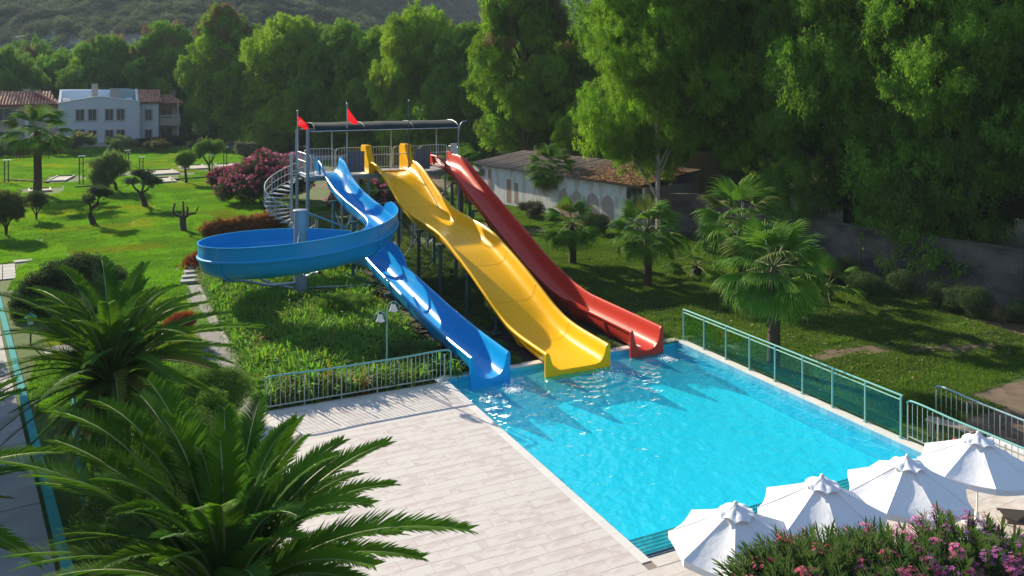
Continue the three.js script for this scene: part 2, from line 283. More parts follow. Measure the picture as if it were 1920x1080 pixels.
// ---------------------------------------------------------------- sweeping a cross-section along a path
// path: [{ p: [x, y, z], s: [sx, sz] (side vector), y0 }], prof(i) -> closed loop of [side, height]
function sweep(path, prof, crease = 0.6, uvScale = 1) {
  const pos = [], idx = [], uv = []; let n = 0, run = 0;
  path.forEach((f, i) => {
    const pr = prof(i, f); n = pr.length; if (i) run += Math.hypot(f.p[0] - path[i - 1].p[0], f.p[1] - path[i - 1].p[1], f.p[2] - path[i - 1].p[2]);
    pr.forEach(([a, h], k) => { pos.push(f.p[0] + f.s[0] * a, f.p[1] + h, f.p[2] + f.s[1] * a); uv.push(k / n, run * uvScale); });
  });
  for (let i = 0; i < path.length - 1; i++) for (let k = 0; k < n; k++) { const a = i * n + k, b = i * n + (k + 1) % n, c = a + n, d = b + n; idx.push(a, c, b, b, c, d); }
  const cap = (o, flip) => { const pr = prof(o, path[o]).map(q => new THREE.Vector2(q[0], q[1])); THREE.ShapeUtils.triangulateShape(pr, []).forEach(([a, b, c]) => { a += o * n; b += o * n; c += o * n; flip ? idx.push(a, c, b) : idx.push(a, b, c); }); };
  cap(0, true); cap(path.length - 1, false);
  return toCreasedNormals(rawGeo(pos, idx, uv), crease);
}
function thicken(inner, th) {                    // closed loop: the inner line, then its offset on the outside
  const out = inner.map((q, i) => { const a = inner[Math.max(0, i - 1)], b = inner[Math.min(inner.length - 1, i + 1)], dx = b[0] - a[0], dy = b[1] - a[1], l = Math.hypot(dx, dy); return [q[0] + dy / l * th, q[1] - dx / l * th]; });
  return [...inner, ...out.reverse()];
}
const mirror = half => [...half, ...half.slice(0, -1).reverse().map(q => [-q[0], q[1]])];
const wideU = mirror([[-1.3, 0.55], [-1.298, 0.61], [-1.26, 0.64], [-1.2, 0.635], [-1.15, 0.58], [-1.11, 0.44], [-1.06, 0.28], [-0.98, 0.13], [-0.86, 0.04], [-0.7, 0.005], [-0.35, 0], [0, 0]]);
const deepU = mirror([[-0.725, 0.7], [-0.722, 0.77], [-0.69, 0.8], [-0.64, 0.795], [-0.605, 0.74], [-0.585, 0.58], [-0.54, 0.39], [-0.46, 0.21], [-0.34, 0.08], [-0.18, 0.015], [0, 0]]);
function straightPath(x, bed, zs) { return zs.map(z => ({ p: [x, bed(z), z], s: [1, 0] })); }
const range = (a, b, n) => Array.from({ length: n + 1 }, (_, i) => lerp(a, b, i / n));
const seamCache = new Map(); function seamOf(m) { if (!seamCache.has(m)) { const c = m.clone(); c.color = m.color.clone().multiplyScalar(0.72); c.roughness = 0.6; seamCache.set(m, c); } return seamCache.get(m); }
function flange(path, i, U, name, m, parent) {   // a bolted joint under the trough
  const f = path[i], g = path[i + 1], t = V(g.p[0] - f.p[0], g.p[1] - f.p[1], g.p[2] - f.p[2]).normalize().multiplyScalar(0.035);
  const two = [-1, 1].map(k => ({ p: [f.p[0] + t.x * k, f.p[1] + t.y * k - 0.012, f.p[2] + t.z * k], s: f.s }));
  const k0 = 2, sub = U.slice(k0, U.length - k0).map(q => [q[0] * 1.012, q[1] - 0.03]);
  part(name, sweep(two, () => thicken(sub, 0.075), 0.5), m, parent);
  const thin = [-0.3, 0.3].map(k => ({ p: [f.p[0] + t.x * k, f.p[1] + t.y * k, f.p[2] + t.z * k], s: f.s })), inn = U.slice(4, U.length - 4).map(q => [q[0] * 0.995, q[1] + 0.004]);
  part('seam', sweep(thin, () => thicken(inn, 0.006), 0.5), seamOf(m), parent);
}
function endPlate(U, w, low, x, y, z, m, parent) { // upright plate that closes the mouth of a slide down to the water
  const s = new THREE.Shape(); const top = U[2][1]; s.moveTo(-w, low); s.lineTo(-w, top - 0.1); s.quadraticCurveTo(-w, top, -w + 0.07, top);
  U.slice(3, U.length - 3).forEach(q => s.lineTo(q[0], q[1] - 0.012)); s.lineTo(w - 0.07, top); s.quadraticCurveTo(w, top, w, top - 0.1); s.lineTo(w, low); s.closePath();
  const g = new THREE.ExtrudeGeometry(s, { depth: 0.07, bevelEnabled: true, bevelSize: 0.012, bevelThickness: 0.012, bevelSegments: 2 }); g.translate(x, y, z); part('end_plate', g, m, parent);
}
function slideSupport(parent, xs, z, bed, half) {  // posts under a saddle beam
  for (const x of xs) { part('support_post', rod([x, -0.1, z], [x, bed - 0.12, z], 0.085, 0.085, 10), M.postGreen, parent); part('base_plate', box(0.34, 0.03, 0.34, x, 0.0, z), M.postGreen, parent); }
  part('saddle_beam', [box(half * 2, 0.1, 0.1, xs.reduce((a, b) => a + b) / xs.length, bed - 0.12, z)], M.postGreen, parent);
}
// ---------------------------------------------------------------- yellow slide
{
  const t = thing('water_slide', 'wide yellow water slide between the blue and the red one, running into the pool', 'water slide');
  const X = 4.63, bed = spline([[-21.6, 4.76], [-20.3, 4.75], [-19.6, 4.68], [-18.5, 4.40], [-17.2, 3.88], [-15.6, 3.26], [-14.4, 2.92], [-13.3, 2.76], [-12.3, 2.68], [-11, 2.6], [-9.8, 2.5], [-9, 2.36], [-7.2, 1.86], [-5.8, 1.42], [-4.3, 0.88], [-3, 0.40], [-2, 0.16], [-1, 0.06], [0.95, 0.0]]);
  const path = straightPath(X, bed, range(-21.4, 0.9, 200));
  part('trough', sweep(path, () => thicken(wideU, 0.045)), M.yellow, t);
  endPlate(wideU, 1.3, -0.3, X, bed(0.9), 0.87, M.yellow, t);
  for (const k of [24, 50, 76, 101, 126, 151, 176]) flange(path, k, wideU, 'joint_flange', M.yellow, t);
  for (const s of [-1, 1]) {                     // raised start walls
    const g = new THREE.ExtrudeGeometry(new THREE.Shape([[-0.9, 0], [0.75, 0], [0.75, 0.55], [0.35, 1.0], [0.12, 1.5], [-0.75, 1.5], [-0.9, 1.35]].map(p => new THREE.Vector2(...p))), { depth: 0.3, bevelEnabled: true, bevelSize: 0.03, bevelThickness: 0.03, bevelSegments: 2 });
    g.rotateY(-Math.PI / 2); g.translate(X + (s > 0 ? 1.32 + 0.0 : -1.06), 4.74, -21.3); part('start_wall', g, M.yellow, t);
  }
  const grate = part('start_grate', box(1.9, 0.05, 0.42, X, 4.79, -20.75), mat(0.5, 0.2, 0.01, 0.6), t);
  for (let k = 0; k < 13; k++) part('grate_hole', box(0.07, 0.012, 0.14, X - 0.84 + k * 0.14, 4.815, -20.7), M.black, grate);
  part('grab_bar', [rod([X - 1.1, 5.75, -20.9], [X + 1.1, 5.75, -20.9], 0.025), rod([X + 0.02, 4.8, -20.9], [X + 0.02, 5.75, -20.9], 0.025)], M.steelLight, t);
  slideSupport(t, [X - 0.95, X + 0.95], -3.9, bed(-3.9), 1.15); slideSupport(t, [X - 0.95, X + 0.95], -6.9, bed(-6.9), 1.15);
  slideSupport(t, [X - 1.0, X + 1.0], -10.0, bed(-10), 1.2); slideSupport(t, [X - 1.0, X + 1.0], -13.0, bed(-13), 1.2); slideSupport(t, [X - 1.0, X + 1.0], -16.2, bed(-16.2), 1.2);
  for (const g of [rod([X - 1, 0.3, -16.2], [X + 1, 2.8, -16.2], 0.03), rod([X + 1, 0.3, -16.2], [X - 1, 2.8, -16.2], 0.03), rod([X - 1, 0.3, -13], [X + 1, 2.4, -13], 0.03)]) part('brace', g, M.postGreen, t);
}
// ---------------------------------------------------------------- red slide
{
  const t = thing('water_slide', 'narrow red water slide right of the yellow one, the far right of three', 'water slide');
  const X = 7.85, bed = spline([[-21.8, 4.84], [-20.4, 4.84], [-19.4, 4.78], [-18.2, 4.48], [-16.8, 3.95], [-15, 3.28], [-12.8, 2.47], [-10.8, 1.74], [-8.9, 1.02], [-7, 0.47], [-5.7, 0.18], [-4.45, 0.05], [-2.4, 0.03], [0.5, 0.0]]);
  const path = straightPath(X, bed, range(-21.4, 0.42, 180));
  part('trough', sweep(path, () => thicken(deepU, 0.045)), M.red, t);
  endPlate(deepU, 0.72, -0.3, X, bed(0.42), 0.4, M.red, t);
  for (const k of [22, 46, 70, 94, 118, 142, 164]) flange(path, k, deepU, 'joint_flange', M.red, t);
  part('raised_side', sweep(range(-4.4, -2.6, 16).map((z, i) => ({ p: [X, bed(z), z], s: [1, 0], e: Math.min(1, i / 5, 1) })), (i, f) => [[-0.73, 0.7], [-0.69, 0.7], [-0.69, 0.8 + 0.05 * f.e], [-0.73, 0.8 + 0.05 * f.e]], 0.5), M.red, t);
  for (const s of [-1, 1]) part('start_wall', (() => { const g = new THREE.ExtrudeGeometry(new THREE.Shape([[-0.7, 0], [0.5, 0], [0.3, 0.35], [-0.1, 0.6], [-0.7, 0.62]].map(p => new THREE.Vector2(...p))), { depth: 0.08, bevelEnabled: true, bevelSize: 0.02, bevelThickness: 0.02, bevelSegments: 2 }); g.rotateY(-Math.PI / 2); g.translate(X + s * 0.66 + 0.04, 5.1, -20.9); return g; })(), M.red, t);
  for (const z of [-5.6, -8.8, -11.8, -14.8, -17.8]) slideSupport(t, z < -14 ? [X - 0.55, X + 0.55] : [X], z, bed(z), 0.6);
  for (const g of [rod([X - 0.55, 0.4, -17.8], [X + 0.55, 3.4, -17.8], 0.03), rod([X + 0.55, 0.4, -17.8], [X - 0.55, 3.4, -17.8], 0.03), rod([X - 0.55, 0.4, -14.8], [X + 0.55, 2.6, -14.8], 0.03)]) part('brace', g, M.postGreen, t);
}
// ---------------------------------------------------------------- blue slide with its full turn round a post
{
  const t = thing('water_slide', 'blue water slide that makes a full turn round a thick grey post', 'water slide');
  const C = [-2.35, -12.1], R = 3.71;
  const ux = spline([[-21.4, 1.02], [-19, 1.0], [-16.8, 1.0], [-15, 1.1], [-13.5, 1.27], [-12.1, 1.36]]), uy = spline([[-21.4, 4.8], [-20.2, 4.78], [-19.5, 4.62], [-18.5, 4.12], [-17, 3.72], [-15.5, 3.42], [-14, 3.14], [-12.1, 2.84]]);
  const ly = spline([[0, 2.84], [Math.PI / 2, 2.22], [Math.PI, 1.62], [Math.PI * 1.5, 1.27], [Math.PI * 2, 0.98]]);
  const ex = spline([[-12.1, 0.98], [-10.4, 0.80], [-7, 0.48], [-4, 0.22], [-1.4, 0.08], [0.7, 0.03]]);
  const path = [];
  for (const z of range(-21.0, -12.2, 60)) path.push({ p: [ux(z), uy(z), z], s: [1, 0] });
  const i0 = path.length;
  for (const a of range(0, Math.PI * 2, 160)) path.push({ p: [C[0] + R * Math.cos(a), ly(a), C[1] + R * Math.sin(a)], s: [Math.cos(a), Math.sin(a)] });
  const i1 = path.length;
  for (const z of range(-11.95, 0.65, 90)) path.push({ p: [1.36, ex(z), z], s: [1, 0] });
  for (let i = 1; i < path.length - 1; i++) { const a = path[i - 1].p, b = path[i + 1].p, l = Math.hypot(b[0] - a[0], b[2] - a[2]); path[i].s = [(b[2] - a[2]) / l, -(b[0] - a[0]) / l]; }
  part('trough', sweep(path, () => thicken(deepU, 0.045)), M.blue, t);
  // tall outer guard wall round the turn, with rounded ears
  const g0 = i0 - 8, g1 = i1 + 14, gp = path.slice(g0, g1).map((f, k, a) => ({ ...f, e: Math.sqrt(clamp(k / 6)) * Math.sqrt(clamp((a.length - 1 - k) / 9)) }));
  part('guard_wall', sweep(gp, (i, f) => { const h = 0.79 + 0.56 * f.e + 0.004; return [[0.625, 0.76], [0.665, 0.76], [0.665, h - 0.03], [0.7, h - 0.03], [0.7, h], [0.625, h]]; }, 0.5), M.blue, t);
  for (const k of [18, 38, i0 + 3, i0 + 23, i0 + 44, i0 + 66, i0 + 88, i0 + 110, i0 + 134, i1 + 6, i1 + 24, i1 + 42, i1 + 60, i1 + 78]) {
    flange(path, k, deepU, 'joint_flange', M.blue, t);
    if (k >= i0 && k < i1) part('wall_joint', sweep([path[k], path[k + 1]].map(f => ({ p: f.p, s: f.s })), () => [[0.66, 0.8], [0.69, 0.8], [0.69, 1.33], [0.66, 1.33]]), M.blue, t);
  }
  endPlate(deepU, 0.72, -0.3, 1.36, ex(0.65), 0.63, M.blue, t);
  for (const s of [-1, 1]) part('start_wall', (() => { const g = new THREE.ExtrudeGeometry(new THREE.Shape([[-0.6, 0], [0.55, 0], [0.35, 0.45], [0.0, 0.78], [-0.3, 0.86], [-0.6, 0.8]].map(p => new THREE.Vector2(...p))), { depth: 0.07, bevelEnabled: true, bevelSize: 0.02, bevelThickness: 0.02, bevelSegments: 2 }); g.rotateY(-Math.PI / 2); g.translate(1.02 + s * 0.7 + 0.035, 4.85, -20.45); return g; })(), M.blue, t);
  part('centre_post', [new THREE.LatheGeometry([[0, 0], [0.29, 0], [0.29, 4.12], [0.32, 4.12], [0.32, 4.17], [0, 4.19]].map(p => new THREE.Vector2(...p)), 24).translate(C[0], 0, C[1])], M.steel, t);
  for (const [a, hh] of [[0.5, 1], [Math.PI / 2, 1], [Math.PI * 0.86, 1], [Math.PI * 1.25, 1], [Math.PI * 1.6, 1]]) { // arms that carry the ring
    const b = ly(a) - 0.12, cx = Math.cos(a), sz = Math.sin(a);
    part('ring_arm', tube([[C[0] + 0.28 * cx, b - 0.75, C[1] + 0.28 * sz], [C[0] + 1.6 * cx, b - 0.6, C[1] + 1.6 * sz], [C[0] + 2.9 * cx, b - 0.18, C[1] + 2.9 * sz], [C[0] + 3.9 * cx, b, C[1] + 3.9 * sz]], 0.06, 20, 8), M.steel, t);
  }
  part('stay', rod([C[0] + 0.25, 4.05, C[1] - 0.05], [0.15, 2.95, -13.3], 0.045), M.steel, t);
  part('stay', rod([C[0] - 0.1, 3.2, C[1] + 0.25], [C[0] - 0.35, 2.55, C[1] + 0.9], 0.025), M.steelLight, t);
  part('stay', rod([C[0] - 0.3, 2.6, C[1] + 0.2], [C[0] - 1.25, 2.2, C[1] + 0.6], 0.025), M.steelLight, t);
  part('tie_bar', rod([C[0] + 0.25, 0.6, C[1] + 0.1], [1.45, 0.6, -11.0], 0.055), M.postGreen, t);
  part('tie_bar', rod([-1.0, 1.75, -9.2], [0.9, 0.62, -11.1], 0.03), M.postGreen, t);
  for (const z of [-2.7, -6.0, -9.4]) slideSupport(t, [1.36], z, ex(z), 0.6);
  for (const z of [-14.2, -17.4]) slideSupport(t, [ux(z) - 0.55, ux(z) + 0.55], z, uy(z), 0.75);
  for (const g of [rod([0.45, 0.2, -17.4], [1.55, 3.4, -17.4], 0.03), rod([1.55, 0.2, -17.4], [0.45, 3.4, -17.4], 0.03), rod([0.6, 0.2, -14.2], [1.7, 2.9, -14.2], 0.03)]) part('brace', g, M.steelLight, t);
}
// ---------------------------------------------------------------- start tower
const FL = 4.7;
{
  const t = thing('slide_tower', 'grey steel start tower with platform, railings and dark arched awning above the slides', 'slide tower');
  const x0 = -0.36, x1 = 9.1, zf = -20.55, zb = -23.0;
  for (let k = 0; k < 16; k++) part('platform_plank', box((x1 - x0) / 16 - 0.012, 0.06, zf - zb, x0 + (k + 0.5) * (x1 - x0) / 16, FL - 0.03, (zf + zb) / 2), M.steelLight, t);
  part('platform_beam', [box(x1 - x0, 0.2, 0.1, (x0 + x1) / 2, FL - 0.165, zf - 0.06), box(x1 - x0, 0.2, 0.1, (x0 + x1) / 2, FL - 0.165, zb + 0.06)], M.steel, t);
  part('corner_post', rod([-0.23, 0, -20.5], [-0.23, 7.3, -20.5], 0.11, 0.09, 12), M.steel, t);
  part('corner_post', rod([-0.36, 0, -22.8], [-0.36, 7.2, -22.8], 0.11, 0.09, 12), M.steel, t);
  for (const x of [2.3, 3.3, 5.95, 6.9, 8.85]) for (const z of [zf - 0.1, zb + 0.1]) part('tower_leg', rod([x, 0, z], [x, FL - 0.2, z], 0.07, 0.07, 8), M.steel, t);
  const brace = (a, b) => part('brace', rod(a, b, 0.03, 0.03, 6), M.steel, t);
  for (const [a, b] of [[2.3, 3.3], [5.95, 6.9], [6.9, 8.85]]) { brace([a, 0.3, zf - 0.1], [b, 2.3, zf - 0.1]); brace([b, 0.3, zf - 0.1], [a, 2.3, zf - 0.1]); brace([a, 2.4, zf - 0.1], [b, 4.3, zf - 0.1]); brace([b, 2.4, zf - 0.1], [a, 4.3, zf - 0.1]); brace([a, 2.35, zf - 0.1], [b, 2.35, zf - 0.1]); }
  for (const y of [2.6, 3.4]) brace([3.3, y, zb + 0.1], [5.95, y, zb + 0.1]);
  // railings: hooped panels at the back, plain ones at the left
  const panel = (a, b, hh, nb, hoop) => {
    const L = Math.hypot(b[0] - a[0], b[1] - a[1]), dx = (b[0] - a[0]) / L, dz = (b[1] - a[1]) / L, P = (s, y) => [a[0] + dx * s, FL + y, a[1] + dz * s], r = hoop ? 0.12 : 0.01;
    const fr = part('railing_frame', [tube([P(0, 0.02), P(0, hh - r), P(r * 0.3, hh - r * 0.3), P(r, hh), P(L - r, hh), P(L - r * 0.3, hh - r * 0.3), P(L, hh - r), P(L, 0.02)], 0.026, 60, 6), rod(P(0, 0.12), P(L, 0.12), 0.02), rod(P(0, hh * 0.66), P(L, hh * 0.66), 0.02)], M.steelLight, t);
    for (let k = 1; k < nb; k++) part('baluster', rod(P(L * k / nb, 0.12), P(L * k / nb, hh - 0.02), 0.012, 0.012, 5), M.steelLight, fr);
  };
  panel([-0.3, -20.6], [-0.36, -22.75], 1.25, 9, false);
  panel([-0.15, -20.55], [0.12, -20.55], 1.2, 2, false);
  for (const [a, b] of [[0.1, 1.85], [1.95, 3.65], [3.75, 5.4], [5.5, 7.1], [7.2, 8.95]]) panel([a, -22.92], [b, -22.92], 1.32, 10, true);
  panel([9.05, -22.85], [9.05, -21.0], 1.25, 8, true);
  const corr = (xa, xb) => { const g = new THREE.PlaneGeometry(xb - xa, 1.2, 60, 1), p = g.attributes.position; for (let i = 0; i < p.count; i++) p.setZ(i, 0.025 * Math.sign(Math.sin((p.getX(i) - xa) * 42)) ); g.computeVertexNormals(); g.translate((xa + xb) / 2, FL + 0.72, -20.5); part('corrugated_panel', toCreasedNormals(g, 0.4), M.corrugated, t); };
  corr(2.0, 3.0); corr(6.0, 6.95);
  part('notice_board', box(0.5, 0.75, 0.05, 8.75, FL + 1.15, -21.2, 0.35), M.white, t);
  // arched awning on posts
  const ar = range(0, 1, 12).map(q => { const a = Math.PI * q; return [-Math.cos(a) * 1.35, Math.sin(a) * 0.44]; });
  const awn = part('awning', (() => { const pos = [], idx = [], uv = []; const xs = range(0.15, 8.75, 24); xs.forEach((x, i) => ar.forEach(([z, y], k) => { pos.push(x, 7.22 + y - 0.03 * Math.abs(Math.sin(i / 24 * Math.PI * 4)) , -21.75 - z); uv.push(x, k / 12); })); for (let i = 0; i < 24; i++) for (let k = 0; k < 12; k++) { const a = i * 13 + k; idx.push(a, a + 13, a + 1, a + 1, a + 13, a + 14); } return rawGeo(pos, idx, uv); })(), M.awning, t);
  for (const x of [0.15, 3.0, 5.9, 8.75]) part('awning_hoop', tube(ar.map(([z, y]) => [x, 7.205 + y, -21.75 - z]), x > 8 ? 0.028 : 0.016, 30, 6), x > 8 ? M.steelLight : M.postGreen, awn);
  part('awning_rail', rod([-0.1, 7.22, -20.4], [8.85, 7.22, -20.4], 0.026), M.steelLight, awn);
  part('awning_rail', rod([-0.1, 7.22, -23.1], [8.85, 7.22, -23.1], 0.03), M.steelLight, awn);
  for (const [x, z] of [[1.75, -23.1], [5.4, -23.1], [8.35, -23.1], [8.75, -20.45]]) part('awning_post', rod([x, FL - 0.1, z], [x, 7.22, z], 0.038), M.stair, t);
  part('end_bracket', tube([[8.78, 7.05, -20.4], [8.86, 7.4, -20.4], [9.06, 7.6, -20.4], [9.3, 7.6, -20.4]], 0.03, 16, 6), M.steelLight, t);
}
function flagCloth(A, B, Cc, D2, amp, seed) {    // bilinear sheet with folds: pole-top, pole-bottom, free bottom, free top
  const nx = 14, ny = 10, pos = [], idx = [], uv = [];
  for (let j = 0; j <= ny; j++) for (let i = 0; i <= nx; i++) { const u = i / nx, v = j / ny, p = [0, 1, 2].map(k => lerp(lerp(A[k], D2[k], u), lerp(B[k], Cc[k], u), v)); pos.push(p[0], p[1], p[2] + amp * u * Math.sin(u * 7 + v * 3.5 + seed)); uv.push(u, 1 - v); }
  for (let j = 0; j < ny; j++) for (let i = 0; i < nx; i++) { const a = j * (nx + 1) + i, b = a + nx + 1; idx.push(a, b, a + 1, a + 1, b, b + 1); }
  return rawGeo(pos, idx, uv);
}
{
  const pole = (label, x, z, y0, y1, m) => { const p = thing('flagpole', label, 'flagpole', [x, 0, z], 0, 'flagpoles on the slide tower'); part('pole', rod([0, y0, 0], [0, y1, 0], 0.035, 0.028, 8), m, p); part('finial', new THREE.SphereGeometry(0.055, 10, 8).translate(0, y1 + 0.03, 0), M.steelLight, p); return p; };
  pole('steel flagpole with a limp red flag on the left corner of the slide tower', -0.36, -22.68, 5.0, 8.25, M.steelLight);
  pole('steel flagpole with a red flag standing between blue and yellow slide starts', 1.98, -20.5, 4.7, 8.72, M.steelLight);
  pole('bare green steel flagpole without a flag behind the right yellow start wall', 5.66, -20.5, 4.7, 8.85, M.postGreen);
  const f1 = thing('flag', 'red flag with white crescent, hanging from the left tower corner pole', 'flag', [-0.33, 8.0, -22.68], 0, 'red flags');
  const c1 = part('cloth', flagCloth([0, 0, 0], [0, -0.55, 0], [0.42, -0.82, 0.1], [0.66, -0.6, 0.1], 0.05, 0), M.flag, f1);
  const cr = new THREE.Shape(); cr.absarc(0, 0, 0.1, 0.6, Math.PI * 2 - 0.6, false); cr.absarc(0.035, 0, 0.078, Math.PI * 2 - 0.75, 0.75, true); cr.closePath();
  const star = new THREE.Shape(); for (let k = 0; k < 10; k++) { const a = k / 10 * 2 * Math.PI + Math.PI, r = k % 2 ? 0.018 : 0.045; k ? star.lineTo(0.13 + r * Math.cos(a), r * Math.sin(a)) : star.moveTo(0.13 + r * Math.cos(a), r * Math.sin(a)); } star.closePath();
  part('crescent', [new THREE.ShapeGeometry(cr, 10), new THREE.ShapeGeometry(star)].map(g => g.rotateZ(-0.8).translate(0.13, -0.36, 0.05)), M.white, c1);
  const f2 = thing('flag', 'plain red flag hanging from the taller pole between blue and yellow slides', 'flag', [2.0, 8.5, -20.5], 0, 'red flags');
  part('cloth', flagCloth([0, 0, 0], [0.02, -0.72, 0], [0.33, -0.95, 0.08], [0.62, -0.88, 0.1], 0.06, 2), M.flag, f2);
}
// ---------------------------------------------------------------- spiral stair
{
  const t = thing('spiral_staircase', 'grey steel spiral staircase winding up to the left end of the slide tower', 'staircase', [-0.62, 0, -23.1]);
  part('column', rod([0, 0, 0], [0, FL + 1.1, 0], 0.09, 0.09, 12), M.stair, t);
  const N = 24, tot = 6.9, a0 = 0.35, R = 1.5, rail = [], mid = [], low = [];
  for (let k = 0; k < N; k++) {
    const a = a0 + tot * k / N, da = tot / N * 0.98, y = FL - (k + 0.5) * FL / N;
    const s = new THREE.Shape(); s.moveTo(0.08, 0); s.lineTo(R * Math.cos(0), 0); s.lineTo(R * Math.cos(da), R * Math.sin(da)); s.lineTo(0.08 * Math.cos(da), 0.08 * Math.sin(da)); s.closePath();
    const g = new THREE.ExtrudeGeometry(s, { depth: 0.045, bevelEnabled: false }); g.rotateX(-Math.PI / 2); g.rotateY(a); g.translate(0, y - 0.045, 0); part('step', g, M.stair, t);
    const A = a + da / 2, p = [R * Math.cos(A), y, -R * Math.sin(A)];
    rail.push([p[0], y + 1.0, p[2]]); mid.push([p[0], y + 0.55, p[2]]); low.push([p[0], y + 0.12, p[2]]);
    part(k % 3 ? 'baluster' : 'rail_post', rod(p, [p[0], y + 1.0, p[2]], k % 3 ? 0.014 : 0.05, k % 3 ? 0.014 : 0.05, 6), k % 3 ? M.stair : M.steel, t);
    const A2 = A + tot / N / 2; if (k < N - 1) part('baluster', rod([R * Math.cos(A2), y - 0.1, -R * Math.sin(A2)], [R * Math.cos(A2), y + 0.9, -R * Math.sin(A2)], 0.014, 0.014, 5), M.stair, t);
  }
  part('handrail', tube(rail, 0.03, 90, 6), M.stair, t); part('side_rail', [tube(mid, 0.018, 90, 5), tube(low, 0.018, 90, 5)], M.stair, t);
}
// ---------------------------------------------------------------- barrier rails round the pool
function barRail(name, label, a, b, h, n, every, m, railM) {   // tubular rail with upright bars
  const t = thing(name, label, 'railing', [a[0], 0, a[1]], Math.atan2(-(b[1] - a[1]), b[0] - a[0])), L = Math.hypot(b[0] - a[0], b[1] - a[1]);
  part('top_rail', tube([[0, h - 0.08, 0], [0.04, h, 0], [L * 0.3, h, 0], [L * 0.7, h, 0], [L - 0.06, h, 0], [L, h - 0.06, 0], [L, 0.5, 0], [L, -0.03, 0]], 0.03, 120, 8), railM, t);
  part('bottom_rail', rod([0.03, 0.13, 0], [L - 0.22, 0.13, 0], 0.022), m, t);
  for (let k = 0; k <= n; k++) { const x = 0.02 + (L - 0.24) * k / n, p = k % every === 0; part(p ? 'post' : 'bar', rod([x, p ? -0.04 : 0.13, 0], [x, p ? h - 0.1 : h - 0.02, 0], p ? 0.024 : 0.011, p ? 0.024 : 0.011, 7), m, t); if (p) part('foot_plate', box(0.09, 0.015, 0.09, x, 0.008, 0), m, t); }
  return t;
}
const railGrey = mat(0.42, 0.48, 0.45, 0.35, { metalness: 0.4 });
barRail('bar_railing', 'low bar railing with green-grey top tube between the deck and the leafy bed', [-5.93, 0.27], [0.12, 0.2], 1.0, 40, 8, railGrey, M.tealRail);
{
  const t = thing('glass_railing', 'pale green railing with glass panels along the right side of the pool', 'railing', [9.8, 0, 0.1]);
  const L = 9.85, n = 8, glass = phys(0.68, 0.92, 0.82, 0.03, { transmission: 1, thickness: 0, ior: 1.5 });
  part('top_rail', tube([[0, 1.2, 0], [0, 1.21, L * 0.3], [0, 1.21, L * 0.7], [0, 1.21, L + 0.06]], 0.03, 60, 8), M.tealRail, t);
  part('second_rail', tube([[0, 1.08, 0], [0, 1.085, L * 0.5], [0, 1.08, L]], 0.024, 60, 8), M.tealRail, t);
  for (let k = 0; k <= n; k++) { part('post', rod([0, -0.02, L * k / n], [0, 1.2, L * k / n], 0.03), M.tealRail, t); part('foot_plate', box(0.11, 0.02, 0.11, 0, 0.012, L * k / n), M.tealRail, t); }
  for (let k = 0; k < n; k++) part('glass_panel', box(0.012, 0.92, L / n - 0.12, 0, 0.57, L * (k + 0.5) / n), glass, t);
}
barRail('bar_railing', 'steel bar railing continuing the glass railing behind the rightmost umbrellas', [9.86, 10.1], [9.75, 15.6], 1.1, 33, 6, M.stainless, M.tealRail);
barRail('bar_railing', 'steel bar railing standing apart by the sandy path at the right edge', [11.55, 9.7], [11.25, 15.0], 1.12, 30, 6, M.stainless, mat(0.36, 0.5, 0.54, 0.35, { metalness: 0.4 }));
// low white wall, bench and bollard on the sandy path
{
  const w = thing('low_wall', 'low white rendered wall behind the rightmost umbrella', 'wall', [10.65, 0, 13.6]); part('wall_body', box(0.2, 0.62, 3.2, 0, 0.3, 0), M.white, w); part('coping', box(0.26, 0.05, 3.24, 0, 0.635, 0), M.white, w);
  const b = thing('bench', 'pale wooden bench on the sandy path behind the steel railing', 'bench', [11.0, 0, 10.6], 0.35);
  for (let k = 0; k < 3; k++) part('seat_slat', box(0.11, 0.035, 1.25, -0.13 + k * 0.13, 0.42, 0), mat(0.42, 0.34, 0.26, 0.7), b);
  for (const z of [-0.5, 0.5]) part('leg', [box(0.34, 0.06, 0.06, 0, 0.36, z), box(0.06, 0.36, 0.06, -0.12, 0.18, z), box(0.06, 0.36, 0.06, 0.12, 0.18, z)], mat(0.42, 0.34, 0.26, 0.7), b);
  const e = thing('fire_hydrant', 'small red hydrant post half hidden behind the railing bars', 'hydrant', [10.1, 0, 11.4]);
  part('body', new THREE.LatheGeometry([[0, 0], [0.09, 0], [0.09, 0.06], [0.06, 0.08], [0.06, 0.4], [0.08, 0.42], [0.07, 0.47], [0.03, 0.52], [0, 0.53]].map(p => new THREE.Vector2(...p)), 16), M.flag, e); part('outlet', rod([-0.11, 0.3, 0], [0.11, 0.3, 0], 0.03), M.flag, e);
}
// teal fence between the palms and the grass strip at the far left
{
  const t = thing('teal_fence', 'short teal fence standing in the grass left of the date palms', 'fence', [-11.1, 0, -0.9], -1.5);
  for (let k = 0; k < 5; k++) { part('post', box(0.09, 1.15, 0.09, k * 1.3, 0.55, 0), M.teal, t); }
  for (const y of [0.35, 0.7, 1.05]) part('rail', box(5.2, 0.1, 0.04, 2.6, y, 0.066), M.teal, t);
}
